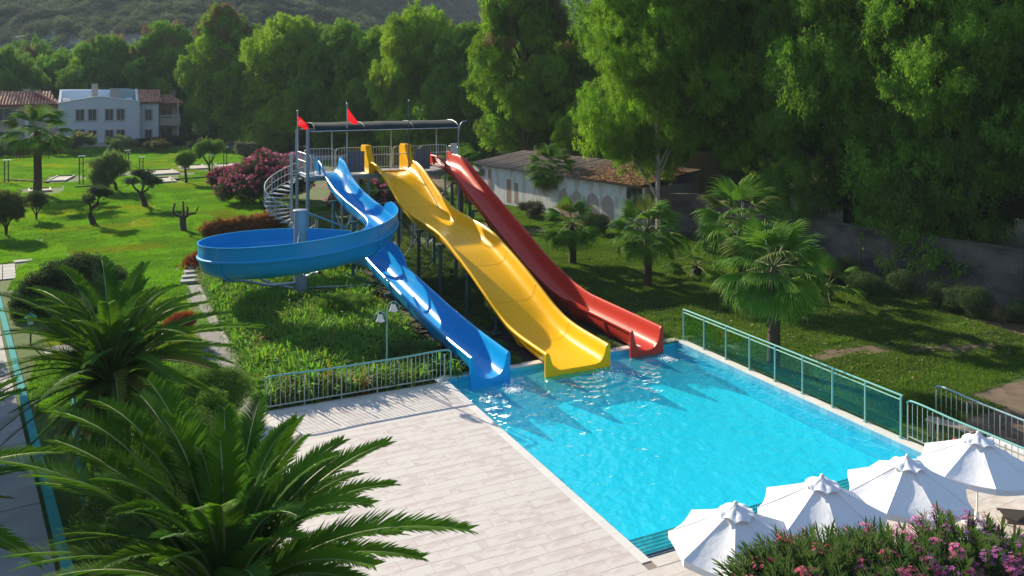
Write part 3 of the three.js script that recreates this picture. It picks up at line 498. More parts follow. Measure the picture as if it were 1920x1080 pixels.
// twin garden lamp with white bell shades
{
  const t = thing('garden_lamp', 'green garden lamp with two white bell shades on hooked arms', 'lamp', [-1.72, 0, -1.0], -0.45);
  part('pole', rod([0, -0.05, 0], [0, 2.3, 0], 0.028, 0.024), M.tealRail, t);
  const pts = s => [[0, s > 0 ? 2.25 : 1.9, 0], [s * 0.03, s > 0 ? 2.42 : 2.07, 0], [s * 0.13, s > 0 ? 2.53 : 2.18, 0], [s * 0.27, s > 0 ? 2.55 : 2.2, 0], [s * 0.39, s > 0 ? 2.47 : 2.12, 0], [s * 0.43, s > 0 ? 2.32 : 1.97, 0]];
  const shadeM = phys(0.82, 0.82, 0.82, 0.35, { transmission: 0.35, thickness: 0 });
  for (const s of [-1, 1]) {
    const y = s > 0 ? 2.5 : 2.15; const a = part('arm', tube(pts(s), 0.016, 30, 6), M.tealRail, t);
    part('shade', new THREE.LatheGeometry([[0.05, 0.0], [0.075, -0.03], [0.09, -0.1], [0.11, -0.18], [0.155, -0.25], [0.13, -0.26], [0.07, -0.3], [0, -0.33]].map(p => new THREE.Vector2(...p)), 18).translate(s * 0.22, y, 0), shadeM, t);
    part('shade_cap', new THREE.CylinderGeometry(0.03, 0.075, 0.05, 12).translate(s * 0.22, y + 0.02, 0), M.darkGreen, a);
  }
}
// small teal lantern on the grass
{
  const t = thing('garden_lantern', 'small teal garden lantern on a thin post beside the concrete walk', 'lantern', [-12.88, 0, -10.34]);
  part('post', rod([0, -0.05, 0], [0, 0.75, 0], 0.03), M.darkGreen, t);
  part('lantern_body', new THREE.CylinderGeometry(0.15, 0.1, 0.26, 6).translate(0, 0.88, 0), phys(0.45, 0.7, 0.72, 0.2, { transmission: 0.3, thickness: 0 }), t);
  part('lantern_roof', new THREE.ConeGeometry(0.22, 0.16, 6).translate(0, 1.09, 0), M.teal, t); part('finial', new THREE.SphereGeometry(0.03, 8, 6).translate(0, 1.19, 0), M.teal, t);
}
// ---------------------------------------------------------------- umbrellas in a row at the near end of the pool
{
  const cloth = phys(0.80, 0.81, 0.84, 1, { transmission: 0.04, thickness: 0, bumpMap: bumpFine, bumpScale: 0.004, specularIntensity: 0.15 });
  const r = rngOf(31), hemM = mat(0.76, 0.77, 0.8, 0.9);
  const spots = [['white umbrella nearest the pool steps corner, leftmost of the row of four', 0.5, 13.96, 0.05, 0.02], ['second white umbrella from the left, its foot hidden by red oleander', 2.73, 13.87, 0.25, -0.02], ['third white umbrella from the left, above the purple oleander', 5.14, 13.96, 0.38, 0.03], ['rightmost white umbrella, with its pole and round base in view', 7.49, 13.86, 0.1, -0.03]];
  function panels(R, y0, y1, r0, sag, rows, seed, drop, flare) {   // eight cloth panels between ribs, with a hem that hangs
    const pos = [], idx = [], uv = [], S = 6, P = 8; let base = 0;
    for (let p = 0; p < P; p++) {
      for (let v = 0; v <= rows + 1; v++) for (let u = 0; u <= S; u++) {
        const a0 = p / P * 2 * Math.PI, a1 = (p + 1) / P * 2 * Math.PI, t = Math.min(1, v / rows), w = u / S, rr = lerp(r0, R, t);
        const A = [Math.cos(a0), Math.sin(a0)], B = [Math.cos(a1), Math.sin(a1)], x = lerp(A[0], B[0], w) * rr, z = lerp(A[1], B[1], w) * rr;
        const bow = Math.sin(Math.PI * w), fold = sag * bow * Math.pow(t, 0.7) + 0.012 * Math.sin(t * 9 + p * 2 + seed) * bow;
        const prof = lerp(y0, y1, flare ? Math.pow(t, 0.55) : Math.pow(t, 0.88));
        pos.push(x * (1 - 0.03 * bow * t), prof - fold + (v > rows ? -drop * (1 - 0.12 * bow) : 0), z * (1 - 0.03 * bow * t)); uv.push(w * 0.6 + p, t * 1.2);
      }
      const C = S + 1; for (let v = 0; v <= rows; v++) for (let u = 0; u < S; u++) { const a = base + v * C + u, b = a + C; idx.push(a, a + 1, b, b, a + 1, b + 1); }
      base += C * (rows + 2);
    }
    return toCreasedNormals(rawGeo(pos, idx, uv), 0.7);
  }
  for (const [label, x, z, turn, tilt] of spots) {
    const t = thing('umbrella', label, 'umbrella', [x, 0, z], turn, 'white umbrellas in a row beside the pool'); t.rotation.z = tilt;
    part('canopy', panels(1.27, 1.97, 1.34, 0.05, 0.055, 8, r() * 9, 0.13, false), cloth, t);
    part('vent_cap', panels(0.36, 2.035, 1.85, 0.035, -0.045, 5, r() * 9, 0.02, true), cloth, t);
    part('knob', new THREE.SphereGeometry(0.045, 12, 8).translate(0, 2.045, 0), M.white, t);
    part('pole', rod([0, 0.04, 0], [0, 2.02, 0], 0.022), M.white, t);
    for (let k = 0; k < 8; k++) { const a = k / 8 * 2 * Math.PI; part('rib', rod([0.05 * Math.cos(a), 1.92, 0.05 * Math.sin(a)], [1.22 * Math.cos(a), 1.31, 1.22 * Math.sin(a)], 0.009, 0.009, 5), M.white, t); part('seam', tube(range(0.2, 1, 6).map(q => [Math.cos(a) * lerp(0.05, 1.272, q), lerp(1.97, 1.34, Math.pow(q, 0.88)) + 0.004, Math.sin(a) * lerp(0.05, 1.272, q)]), 0.004, 12, 5), hemM, t); }
    part('base', new THREE.LatheGeometry([[0, 0], [0.32, 0], [0.33, 0.03], [0.3, 0.055], [0.05, 0.07], [0.045, 0.25], [0, 0.25]].map(p => new THREE.Vector2(...p)), 28), M.white, t);
  }
}
// ---------------------------------------------------------------- sun loungers at the right front, white side table
function lounger(label, x, z, turn) {
  const t = thing('sun_lounger', label, 'lounger', [x, 0, z], turn, 'dark loungers under the umbrellas'), wd = mat(0.11, 0.075, 0.05, 0.6), fab = mat(0.035, 0.03, 0.028, 0.9);
  for (const s of [-1, 1]) { part('side_rail', rod([-0.55, 0.32, s * 0.3], [0.95, 0.32, s * 0.3], 0.028), wd, t); part('back_rail', rod([-0.35, 0.34, s * 0.27], [-0.95, 0.82, s * 0.27], 0.026), wd, t); for (const lx of [-0.45, 0.8]) part('leg', rod([lx, 0, s * 0.3], [lx, 0.33, s * 0.3], 0.026), wd, t); part('strut', rod([-0.75, 0.66, s * 0.25], [-0.5, 0.05, s * 0.25], 0.014), wd, t); }
  part('seat_sling', box(1.25, 0.015, 0.54, 0.3, 0.335, 0), fab, t);
  const b = box(0.78, 0.015, 0.5, 0, 0, 0); b.rotateZ(-0.675); b.translate(-0.65, 0.59, 0); part('back_sling', b, fab, t);
}
lounger('dark sun lounger with raised back under the rightmost umbrella', 8.5, 14.85, 2.5);
lounger('dark sun lounger half hidden by the purple oleander, left of the other lounger', 6.7, 15.2, 2.75);
{
  const t = thing('side_table', 'white folding side table beside the dark lounger at the right edge', 'table', [9.25, 0, 14.2], 0.3);
  part('table_top', box(0.55, 0.03, 0.5, 0, 0.55, 0), M.white, t);
  for (const s of [-1, 1]) { part('leg', rod([-0.24, 0, s * 0.2], [0.24, 0.54, s * 0.2], 0.018), M.white, t); part('leg', rod([0.24, 0, s * 0.22], [-0.24, 0.54, s * 0.22], 0.018), M.white, t); }
  part('stretcher', rod([0, 0.27, -0.22], [0, 0.27, 0.22], 0.012), M.white, t);
}
// ---------------------------------------------------------------- miniature golf lanes and their twin posts on the lawn
{
  const felt = mat(0.42, 0.38, 0.31, 0.95), edge = mat(0.5, 0.46, 0.4, 0.8), dark = mat(0.05, 0.04, 0.03, 0.8);
  const lanes = [['pale square lane frame on the lawn behind the far palm', -14.6, -71.3, 1.5, 4.6, -0.15], ['lane frame at the foot of the far fan palm', -15.9, -61.8, 1.6, 2.2, 0.1], ['pale lane partly behind the round leafy tree', -9.2, -73.2, 1.0, 3.6, 0.08], ['long lane with pale bed between the two small lawn trees', -4.9, -73.4, 2.6, 4.6, 0.12], ['pale lane in front of the pair, beside the branching tree', -5.3, -65.3, 1.8, 4.2, 0.1], ['farthest lane, beyond the slim lawn tree', -1.3, -77.5, 2.5, 4.6, 0.1], ['lane half behind the pink oleander', 2.3, -78, 1.6, 3.4, 0.1]];
  for (const [label, x, z, w, l, turn] of lanes) {
    const t = thing('golf_lane', 'miniature golf lane, ' + label, 'golf lane', [x, 0, z], turn, 'miniature golf lanes on the lawn');
    part('lane_bed', box(w, 0.05, l, 0, 0.0, 0), felt, t);
    for (const s of [-1, 1]) { part('border', box(0.1, 0.16, l + 0.2, s * (w / 2 + 0.05), 0.04, 0), edge, t); part('border', box(w, 0.16, 0.1, 0, 0.042, s * (l / 2 + 0.05)), s < 0 ? dark : edge, t); }
  }
  const borders = [['thin border strip running left from the square lane', -17.6, -70.2, 0.12, 6.2, 0.75], ['thin border strip joining the square lane to the twin posts', -11.8, -62.6, 2.6, 0.12, 0], ['thin border strip in front of the slim lawn tree', -2.6, -65.6, 3.9, 0.14, 0.25]];
  for (const [label, x, z, w, l, turn] of borders) { const t = thing('lawn_edging', label, 'edging', [x, 0, z], turn); part('edging_board', box(w, 0.18, l, 0, 0.04, 0), dark, t); }
  const posts = [['at the left edge of the lawn', -19.33, -70.1, 2.2], ['between the far palm and the round leafy tree', -12.62, -65.5, 2.7], ['behind the round leafy tree', -8.33, -78.2, 2.15], ['in front of the white house wall, by the lane frames', -7.09, -70.5, 2.0], ['beside the slim lawn tree with dense crown', -0.2, -70.0, 2.0], ['nearest the pink oleander', 1.92, -75.2, 2.4]];
  for (const [label, x, z, h] of posts) {
    const t = thing('twin_lamp_post', 'dark green twin lamp posts ' + label, 'lamp post', [x, 0, z], 0.3, 'twin lamp posts on the lawn');
    for (const s of [-1, 1]) { part('post', rod([s * 0.17, -0.05, 0], [s * 0.17, h, 0], 0.05), M.darkGreen, t); part('lamp_head', [box(0.3, 0.05, 0.2, s * 0.17 + 0.06, h + 0.02, 0), box(0.1, 0.07, 0.12, s * 0.17, h - 0.03, 0)], M.white, t); }
    part('crossbar', rod([-0.17, h * 0.72, 0], [0.17, h * 0.72, 0], 0.03), M.darkGreen, t);
  }
}
for (const [label, x, z, turn] of [['white plastic chair at the foot of the big eucalyptus trunk', 11.4, -96.5, 0.5], ['white plastic chair by the road behind the tower', 19.3, -94.0, 2.2]]) {
  const t = thing('plastic_chair', label, 'chair', [x, 0, z], turn);
  part('seat', box(0.5, 0.04, 0.5, 0, 0.44, 0), M.white, t); part('backrest', box(0.5, 0.5, 0.04, 0, 0.7, -0.24), M.white, t);
  for (const a of [-1, 1]) { for (const b of [-1, 1]) part('leg', rod([a * 0.22, 0, b * 0.22], [a * 0.2, 0.43, b * 0.2], 0.02), M.white, t); part('armrest', box(0.05, 0.03, 0.45, a * 0.25, 0.66, 0), M.white, t); }
}
// ---------------------------------------------------------------- two-storey white house at the far left
{
  const H = thing('white_house', 'two-storey white house with red tile roofs and barrel skylight behind the lawn', 'house', [-17.1, 0, -117.9]);
  const wallTex = tex(256, 256, (u, v) => { const t = 0.93 + 0.12 * fbm(u * 6, v * 6, 151, 4, 6); return [0.52 * t, 0.56 * t, 0.62 * t]; });
  const wm = new THREE.MeshStandardMaterial({ map: wallTex, roughness: 0.9, side: THREE.DoubleSide }), beige = mat(0.40, 0.36, 0.31, 0.9), frameM = mat(0.42, 0.38, 0.33, 0.8), paneM = phys(0.06, 0.07, 0.08, 0.08, {}), tileM = [mat(0.36, 0.13, 0.075, 0.85), mat(0.42, 0.18, 0.10, 0.85), mat(0.30, 0.10, 0.06, 0.85)];
  const L = 11.3;
  const wall = (pts, d, x, y, z, m, name = 'wall') => { const g = new THREE.ExtrudeGeometry(new THREE.Shape(pts.map(p => new THREE.Vector2(...p))), { depth: d, bevelEnabled: false }); g.translate(x, y, z); return part(name, worldUV(g, 0.15), m, H); };
  // centre block with its shallow gabled parapet
  wall([[0, 0], [L, 0], [L, 6.85], [6.1, 7.6], [5.1, 7.6], [0, 6.7]], 9, 0, 0, -9, wm);
  const par = part('parapet_coping', box(1,1,1), M.white, H);
  function cp(a, b) { const dx = b[0] - a[0], dy = b[1] - a[1], l = Math.hypot(dx, dy), g = box(l, 0.12, 0.4); g.rotateZ(Math.atan2(dy, dx)); g.translate((a[0] + b[0]) / 2, (a[1] + b[1]) / 2 + 0.06, -0.1); return g; }
  par.geometry = merged([cp([0, 6.7], [5.1, 7.6]), cp([5.1, 7.6], [6.1, 7.6]), cp([6.1, 7.6], [L, 6.85])]);
  // right wing, set back, then the balcony corner
  wall([[0, 0], [2.8, 0], [2.8, 6.7], [0, 6.7]], 9, L, 0, -10.2, wm);
  wall([[0, 0], [3.1, 0], [3.1, 6.6], [0, 6.6]], 7, L + 2.8, 0, -10.6, beige);
  wall([[0, 0], [0.3, 0], [0.3, 6.6], [0, 6.6]], 1.4, L + 5.6, 0, -3.6, beige);
  // left wing behind the far palm
  wall([[0, 0], [12, 0], [12, 6.5], [0, 6.5]], 8, -12, 0, -9.4, beige);
  wall([[0, 0], [0.5, 0], [0.5, 6.4], [0, 6.4]], 1.6, -10.6, 0, -1.4, wm, 'pier'); wall([[0, 0], [0.5, 0], [0.5, 6.4], [0, 6.4]], 1.6, -4.4, 0, -1.4, wm, 'pier');
  const win = (x, y, w, h, z, name = 'window') => { const f = part(name, [box(w + 0.3, 0.14, 0.12, x, y + h / 2 + 0.07, z), box(w + 0.36, 0.14, 0.16, x, y - h / 2 - 0.07, z), box(0.15, h, 0.12, x - w / 2 - 0.075, y, z), box(0.15, h, 0.12, x + w / 2 + 0.075, y, z)], frameM, H); part('pane', box(w, h, 0.05, x, y, z + 0.005), paneM, f); part('mullion', box(0.06, h, 0.04, x, y, z + 0.035), frameM, f); };
  for (const x of [2.94, 4.63, 6.97, 8.57]) { win(x, 4.85, 1.05, 1.65, 0.04); }
  win(2.94, 1.35, 1.15, 2.5, 0.045, 'door'); for (const x of [4.63, 6.97, 8.57]) win(x, 1.6, 1.05, 1.65, 0.04);
  for (const y of [4.7, 1.5]) win(L + 1.3, y, 0.9, 1.6, -1.15);
  for (const y of [4.85, 1.4]) win(L + 4.1, y, 1.7, 2.1, -3.54, 'balcony_door');
  for (const y of [4.8, 1.4]) win(-7.2, y, 3.2, 2.2, -1.34, 'balcony_door');
  part('balcony', [box(3.3, 1.25, 0.16, L + 4.45, 3.5, -2.1), box(0.16, 1.25, 1.5, L + 6.05, 3.5, -2.8), box(3.3, 0.2, 1.5, L + 4.45, 2.9, -2.85)], beige, H);
  part('balcony_rail', [rod([L + 2.8, 4.5, -2.1], [L + 6.1, 4.5, -2.1], 0.05), rod([L + 2.8, 4.3, -2.1], [L + 6.1, 4.3, -2.1], 0.03)], M.white, H);
  // tile roofs: sloping slabs with rows of half-round tiles laid one by one
  const rT = rngOf(9);
  function roofSlope(corner, along, up, nA, nU, taperL, taperR) {   // tiles over a slope from a low corner; along and up are vectors
    const A = V(...along), U = V(...up), nrm = A.clone().cross(U).normalize(); const la = A.length(), lu = U.length();
    const slab = []; const c = V(...corner), p = [c, c.clone().add(A), c.clone().add(U).addScaledVector(A, 1 - taperR), c.clone().add(U).addScaledVector(A, taperL)];
    const g = rawGeo([...p, ...p.map(q => q.clone().addScaledVector(nrm, -0.2))].flatMap(q => [q.x, q.y, q.z]), [0, 1, 2, 0, 2, 3, 4, 6, 5, 4, 7, 6, 0, 4, 5, 0, 5, 1, 1, 5, 6, 1, 6, 2, 2, 6, 7, 2, 7, 3, 3, 7, 4, 3, 4, 0]);
    const roof = part('roof', toCreasedNormals(g, 0.3), tileM[2], H), an = A.clone().normalize(), un = U.clone().normalize();
    const basis = new THREE.Matrix4().makeBasis(an, nrm, un.clone().negate());
    const mats = [], cols = [];
    for (let j = 0; j < nU; j++) for (let i = 0; i < nA; i++) {
      const v = (j + 0.5) / nU, u = (i + 0.5) / nA; if (u < taperL * v || u > 1 - taperR * v) continue;
      const q = c.clone().addScaledVector(A, u).addScaledVector(U, v).addScaledVector(nrm, 0.0 + rT() * 0.02);
      mats.push(basis.clone().setPosition(q)); const k = 0.75 + rT() * 0.6; cols.push(lin(k, k * (0.9 + rT() * 0.2), k));
    }
    inst('roof_tiles', (() => { const g2 = new THREE.CylinderGeometry(la / nA * 0.36, la / nA * 0.42, lu / nU * 1.15, 6, 1, true, -Math.PI / 2, Math.PI); g2.rotateX(-Math.PI / 2); return g2; })(), mat(0.52, 0.25, 0.155, 0.85), mats, roof, cols, 'stuff');
  }
  roofSlope([-12.6, 6.45, -0.6], [12.7, 0, 0], [0, 1.9, -5.2], 30, 10, 0.0, 0.12);
  roofSlope([0.1, 6.45, -0.6], [0, 0, -9.6], [-3.4, 1.9, 0], 20, 7, 0.3, 0.3);
  roofSlope([L - 0.2, 6.7, -0.7], [3.4, 0, 0], [0, 1.9, -5.0], 13, 10, 0.0, 0.0);
  roofSlope([L + 3.1, 6.45, -2.2], [3.4, 0, 0], [0, 1.5, -4.4], 12, 9, 0, 0.5);
  roofSlope([L + 6.5, 6.45, -2.2], [0, 0, -8.8], [-2.3, 1.5, 0], 20, 5, 0.5, 0.3);
  part('verge', [(() => { const g = box(0.35, 0.2, 5.6); g.rotateX(0.35); g.translate(0.1, 7.5, -3.2); return g; })(), (() => { const g = box(0.35, 0.2, 5.6); g.rotateX(0.35); g.translate(L - 0.35, 7.75, -3.2); return g; })()], M.white, H);
  // barrel skylight, chimneys, plant on the roof
  part('barrel_skylight', (() => { const g = new THREE.CylinderGeometry(1.8, 1.8, 7.4, 24, 1, false, -Math.PI / 2, Math.PI); g.rotateZ(-Math.PI / 2); g.rotateX(-Math.PI / 2); g.scale(1, 0.95, 1); g.translate(3.6, 7.0, -7); return g; })(), mat(0.62, 0.72, 0.75, 0.3), H);
  part('roof_vault', (() => { const g = new THREE.CylinderGeometry(2.6, 2.6, 5, 24, 1, false, -Math.PI / 2, Math.PI); g.rotateX(-Math.PI / 2); g.scale(1.2, 0.75, 1); g.rotateY(0); g.translate(9.4, 6.9, -8); return g; })(), mat(0.36, 0.5, 0.5, 0.5), H);
  part('flat_roof', box(L, 0.2, 8.6, L / 2, 6.4, -4.6), M.concrete, H);
  for (const [x, z, w, h] of [[-4.6, -6, 0.9, 1.1], [-3.2, -6, 0.9, 0.9], [3.2, -9, 0.8, 0.9], [4.9, -3.2, 0.9, 1.9], [7.8, -3, 1.4, 1.2], [16.5, -7, 0.8, 0.8]]) { const c = part('chimney', box(w, h + 0.8, w, x, 7.2 + h / 2, z), beige, H); part('chimney_cap', box(w + 0.2, 0.12, w + 0.2, x, 7.66 + h, z), beige, c); }
  for (const [x, z] of [[1.0, -1.6], [3.6, -1.6], [9.8, -1.8]]) part('roof_unit', box(0.9, 0.8, 0.7, x, 7.0, z), M.white, H);
  part('roof_pipe', rod([5.4, 7.4, -2.6], [6.2, 7.4, -2.6], 0.12), M.white, H);
  part('plinth', box(9, 0.9, 0.5, 4.5, 0.1, 0.35), beige, H);
}
// ---------------------------------------------------------------- long shed with a painted wall and corrugated roof
{
  const S = thing('long_shed', 'long low shed with corrugated brown roof and faded mural wall right of the slides', 'shed', [17.97, 0, -39.97], Math.atan2(-20.12, 3.76));
  const L = 20.5, h = 2.98, D0 = 5.2;
  const panelM = [0, 1, 2, 3].map(k => new THREE.MeshStandardMaterial({ roughness: 0.9, side: THREE.DoubleSide, map: tex(128, 256, (u, v) => { const n = fbm(u * 4 + k * 5, v * 6, 161 + k, 5), st = smooth(0.52, 0.72, fbm(u * 3 + k, v * 2.0, 171 + k, 4)), t = 0.85 + 0.25 * n; return [lerp(0.76, 0.60, st) * t, lerp(0.76, 0.56, st) * t, lerp(0.74, 0.49, st) * t]; }) }));
  const nP = 13; for (let k = 0; k < nP; k++) part('wall_panel', box(L / nP - 0.02, h, 0.12, L * (k + 0.5) / nP, h / 2, -0.06), panelM[k % 4], S);
  part('end_wall', [box(0.12, h, D0, 0.06, h / 2, -D0 / 2 - 0.12), box(0.12, h, D0, L - 0.06, h / 2, -D0 / 2 - 0.12)], M.concrete, S);
  part('back_wall', box(L, h + 0.6, 0.12, L / 2, h / 2 + 0.3, -D0 - 0.1), M.concrete, S);
  // mural on the wall: brown arches with green between, painted panels
  const arch = mat(0.46, 0.37, 0.33, 0.95), ochre = mat(0.40, 0.25, 0.18, 0.95), leafP = mat(0.22, 0.32, 0.2, 0.95);
  const ar = w => { const s = new THREE.Shape(); s.moveTo(-w, 0); s.lineTo(-w, 0.95); s.quadraticCurveTo(-w, 1.5, 0, 1.75); s.quadraticCurveTo(w, 1.5, w, 0.95); s.lineTo(w, 0); s.closePath(); return new THREE.ExtrudeGeometry(s, { depth: 0.006, bevelEnabled: false }); };
  for (const [x, w] of [[12.2, 0.55], [13.7, 0.62], [15.4, 0.7], [17.0, 0.62]]) part('mural_arch', ar(w).translate(x, 0.35, 0.004), arch, S);
  part('mural_ground', box(5.4, 0.34, 0.006, 14.4, 0.18, 0.004), ochre, S); part('mural_green', [box(0.16, 1.3, 0.006, 12.95, 1.0, 0.008), box(0.16, 1.5, 0.006, 14.5, 1.0, 0.008), box(3.4, 0.16, 0.006, 15.6, 0.46, 0.012)], leafP, S);
  part('mural_panel', [box(0.62, 1.9, 0.006, 5.3, 1.15, 0.004), box(0.5, 1.7, 0.006, 6.3, 1.05, 0.004)], ochre, S);
  const w1 = part('window', [box(0.9, 0.7, 0.06, 1.5, 2.3, 0.03)], mat(0.3, 0.3, 0.3, 0.7), S); part('pane', box(0.74, 0.54, 0.03, 1.5, 2.3, 0.05), phys(0.05, 0.06, 0.07, 0.1), w1);
  part('shutter', box(0.4, 1.5, 0.05, 2.6, 1.9, 0.03), ochre, S);
  part('stained_panel', box(1.5, 2.85, 0.012, 19.6, 1.45, 0.01), new THREE.MeshStandardMaterial({ roughness: 1, side: THREE.DoubleSide, map: tex(128, 128, (u, v) => { const n = smooth(0.4, 0.65, fbm(u * 6, v * 6, 181, 5)); return [lerp(0.04, 0.28, n), lerp(0.038, 0.26, n), lerp(0.034, 0.24, n)]; }) }), S);
  // corrugated sheets, each its own
  const rm = [0, 1, 2].map(k => new THREE.MeshStandardMaterial({ roughness: 0.95, side: THREE.DoubleSide, map: tex(128, 256, (u, v) => { const n = fbm(u * 5 + k * 3, v * 9, 191 + k, 5), t = 0.55 + 0.8 * n; return [0.27 * t, 0.205 * t, 0.165 * t]; }) }));
  for (let k = 0; k < 20; k++) { const w = L / 20 + 0.04, g = new THREE.PlaneGeometry(w, D0 + 0.9, 24, 3), p = g.attributes.position; for (let i = 0; i < p.count; i++) p.setZ(i, 0.03 * Math.cos((p.getX(i) + w / 2) / w * 2 * Math.PI * 6)); g.computeVertexNormals(); g.rotateX(-Math.PI / 2 + 0.13); g.translate(-0.1 + L * (k + 0.5) / 20 * 1.01, h + 0.42 + (k % 2) * 0.012, -D0 / 2 + 0.05); part('roof_sheet', g, rm[k % 3], S); }
  part('purlin', box(L, 0.1, 0.08, L / 2, h - 0.02, 0.1), M.wood, S);
  for (let k = 0; k < 10; k++) part('rafter_end', box(0.08, 0.12, 0.4, 1 + k * 2.05, h + 0.03, 0.16), M.wood, S);
  // fallen leaves on the right end of the roof
  const r = rngOf(8), leafG = new THREE.CircleGeometry(0.07, 5); leafG.scale(1, 0.5, 1); const ms = [], cs = [];
  for (let i = 0; i < 6500; i++) { const x = L - Math.pow(r(), 1.3) * 9, z = -r() * (D0 - 0.2) + 0.35, thin = smooth(L - 9, L - 5, x); if (r() > 0.15 + 0.85 * thin) continue; const y = h + 0.50 - 0.13 * (z + D0 / 2 - 0.05) + 0.03 * r(); ms.push(xform(x, y, z, 0.8 + r() * 0.9, r() * 6, -Math.PI / 2 + (r() - 0.5) * 0.9 + 0.13, 0)); const k = r(); cs.push(k < 0.6 ? lin(0.34 + r() * 0.15, 0.14 + r() * 0.06, 0.08) : k < 0.85 ? lin(0.3, 0.2, 0.07) : lin(0.16, 0.2, 0.05)); }
  inst('fallen_leaves', leafG, mat(1, 1, 1, 0.9), ms, S, cs, 'stuff');
}
// ---------------------------------------------------------------- boundary wall under the big trees, its coping stones and a tan building behind
{
  const pts = [[21.95, -19.4], [24.6, -17.6], [24.5, -11], [24.0, -4], [26.0, 3], [30, 13]];
  const W = thing('boundary_wall', 'long stained garden wall in deep shade under the big trees on the right', 'wall');
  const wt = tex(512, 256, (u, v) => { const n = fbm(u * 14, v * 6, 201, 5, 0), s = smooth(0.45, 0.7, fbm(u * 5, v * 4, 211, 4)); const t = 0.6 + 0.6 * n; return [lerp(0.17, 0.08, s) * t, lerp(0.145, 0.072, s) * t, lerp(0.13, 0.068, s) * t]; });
  const m = new THREE.MeshStandardMaterial({ map: wt, roughness: 1, side: THREE.DoubleSide }), shadeCopingM = mat(0.11, 0.105, 0.09, 1);  // coping darkened, and the wall tone lowered, to stand in for tree shade
  for (let i = 0; i < pts.length - 1; i++) {
    const [a, b] = [pts[i], pts[i + 1]], l = Math.hypot(b[0] - a[0], b[1] - a[1]), ry = Math.atan2(-(b[1] - a[1]), b[0] - a[0]), n = Math.max(1, Math.round(l / 2.5));
    for (let k = 0; k < n; k++) { const t = (k + 0.5) / n, x = lerp(a[0], b[0], t), z = lerp(a[1], b[1], t), g = box(l / n - 0.015, 2.6 + 0.05 * ((k + i) % 2), 0.22); const u = g.attributes.uv; for (let q = 0; q < u.count; q++) u.setXY(q, (u.getX(q) + k + i * 3) * 0.31, u.getY(q)); g.rotateY(ry); g.translate(x, 1.27, z); part('wall_panel', g, m, W); const c = box(l / n - 0.01, 0.08, 0.32); c.rotateY(ry); c.translate(x, 2.62, z); part('coping_stone', c, shadeCopingM, W); }
  }
  const B = thing('tan_building', 'plain tan building glimpsed behind the tree trunks right of the shed', 'building', [31.5, 0, -26], -0.4);
  part('wall', box(8, 4.6, 6, 0, 2.3, 0), mat(0.34, 0.29, 0.2, 0.9), B); part('roof', box(8.5, 0.2, 6.5, 0, 4.7, 0), M.concrete, B); const w = part('window', box(0.9, 1.1, 0.1, -2.2, 2.9, 3.03), mat(0.4, 0.36, 0.3, 0.8), B); part('pane', box(0.7, 0.9, 0.06, -2.2, 2.9, 3.08), phys(0.05, 0.06, 0.07, 0.1), w);
}
// white garden wall along the road, far back, and a hut behind the tower
{
  const W = thing('road_wall', 'weathered white wall along the road under the eucalyptus trees', 'wall');
  const a = [3.6, -141], b = [21, -88]; const l = Math.hypot(b[0] - a[0], b[1] - a[1]), ry = Math.atan2(-(b[1] - a[1]), b[0] - a[0]);
  const m = [mat(0.46, 0.45, 0.42, 0.9), mat(0.40, 0.39, 0.36, 0.9), mat(0.5, 0.48, 0.44, 0.9)];
  for (let k = 0; k < 16; k++) { const t = (k + 0.5) / 16, g = box(l / 16 - 0.05, 2.1 + 0.08 * (k % 3), 0.25); g.rotateY(ry); g.translate(lerp(a[0], b[0], t) + 2.5, 1.0, lerp(a[1], b[1], t)); part('wall_panel', g, m[k % 3], W); }
  const h = thing('hut', 'small blue-grey hut with a flat overhanging roof behind the slide tower', 'hut', [23.5, 0, -92], -0.45);
  part('wall', box(4.2, 2.4, 3, 0, 1.2, 0), mat(0.22, 0.27, 0.36, 0.9), h); part('roof', [box(5.2, 0.14, 4, 0, 2.5, 0), box(5.2, 0.3, 0.08, 0, 2.42, 2.0)], mat(0.4, 0.42, 0.46, 0.8), h); part('window', box(2.4, 0.9, 0.08, 0, 1.55, 1.52), phys(0.1, 0.12, 0.15, 0.1), h); for (const x of [-2.4, 2.4]) part('post', rod([x, 0, 1.9], [x, 2.45, 1.9], 0.05), M.steel, h);
  const f = thing('wire_fence', 'dark wire fence on thin posts in front of the trees behind the shed', 'fence', [28.5, 0, -72], 0.55);
  for (let k = 0; k < 8; k++) part('post', rod([k * 2.2, -0.05, 0], [k * 2.2, 1.7, 0], 0.05), M.black, f); for (const y of [0.4, 0.9, 1.4]) part('wire', rod([0, y, 0], [15.4, y, 0], 0.012, 0.012, 4), M.black, f);
  const p = thing('floodlight_pole', 'tall floodlight pole far off in front of the hillside', 'light pole', [-16.5, 0, -168]); part('pole', rod([0, 0, 0], [0, 16.4, 0], 0.13, 0.09), M.steelLight, p); for (const s of [-1, 1]) part('lamp_head', box(0.7, 0.35, 0.4, s * 0.55, 16.5, 0), M.white, p);
}
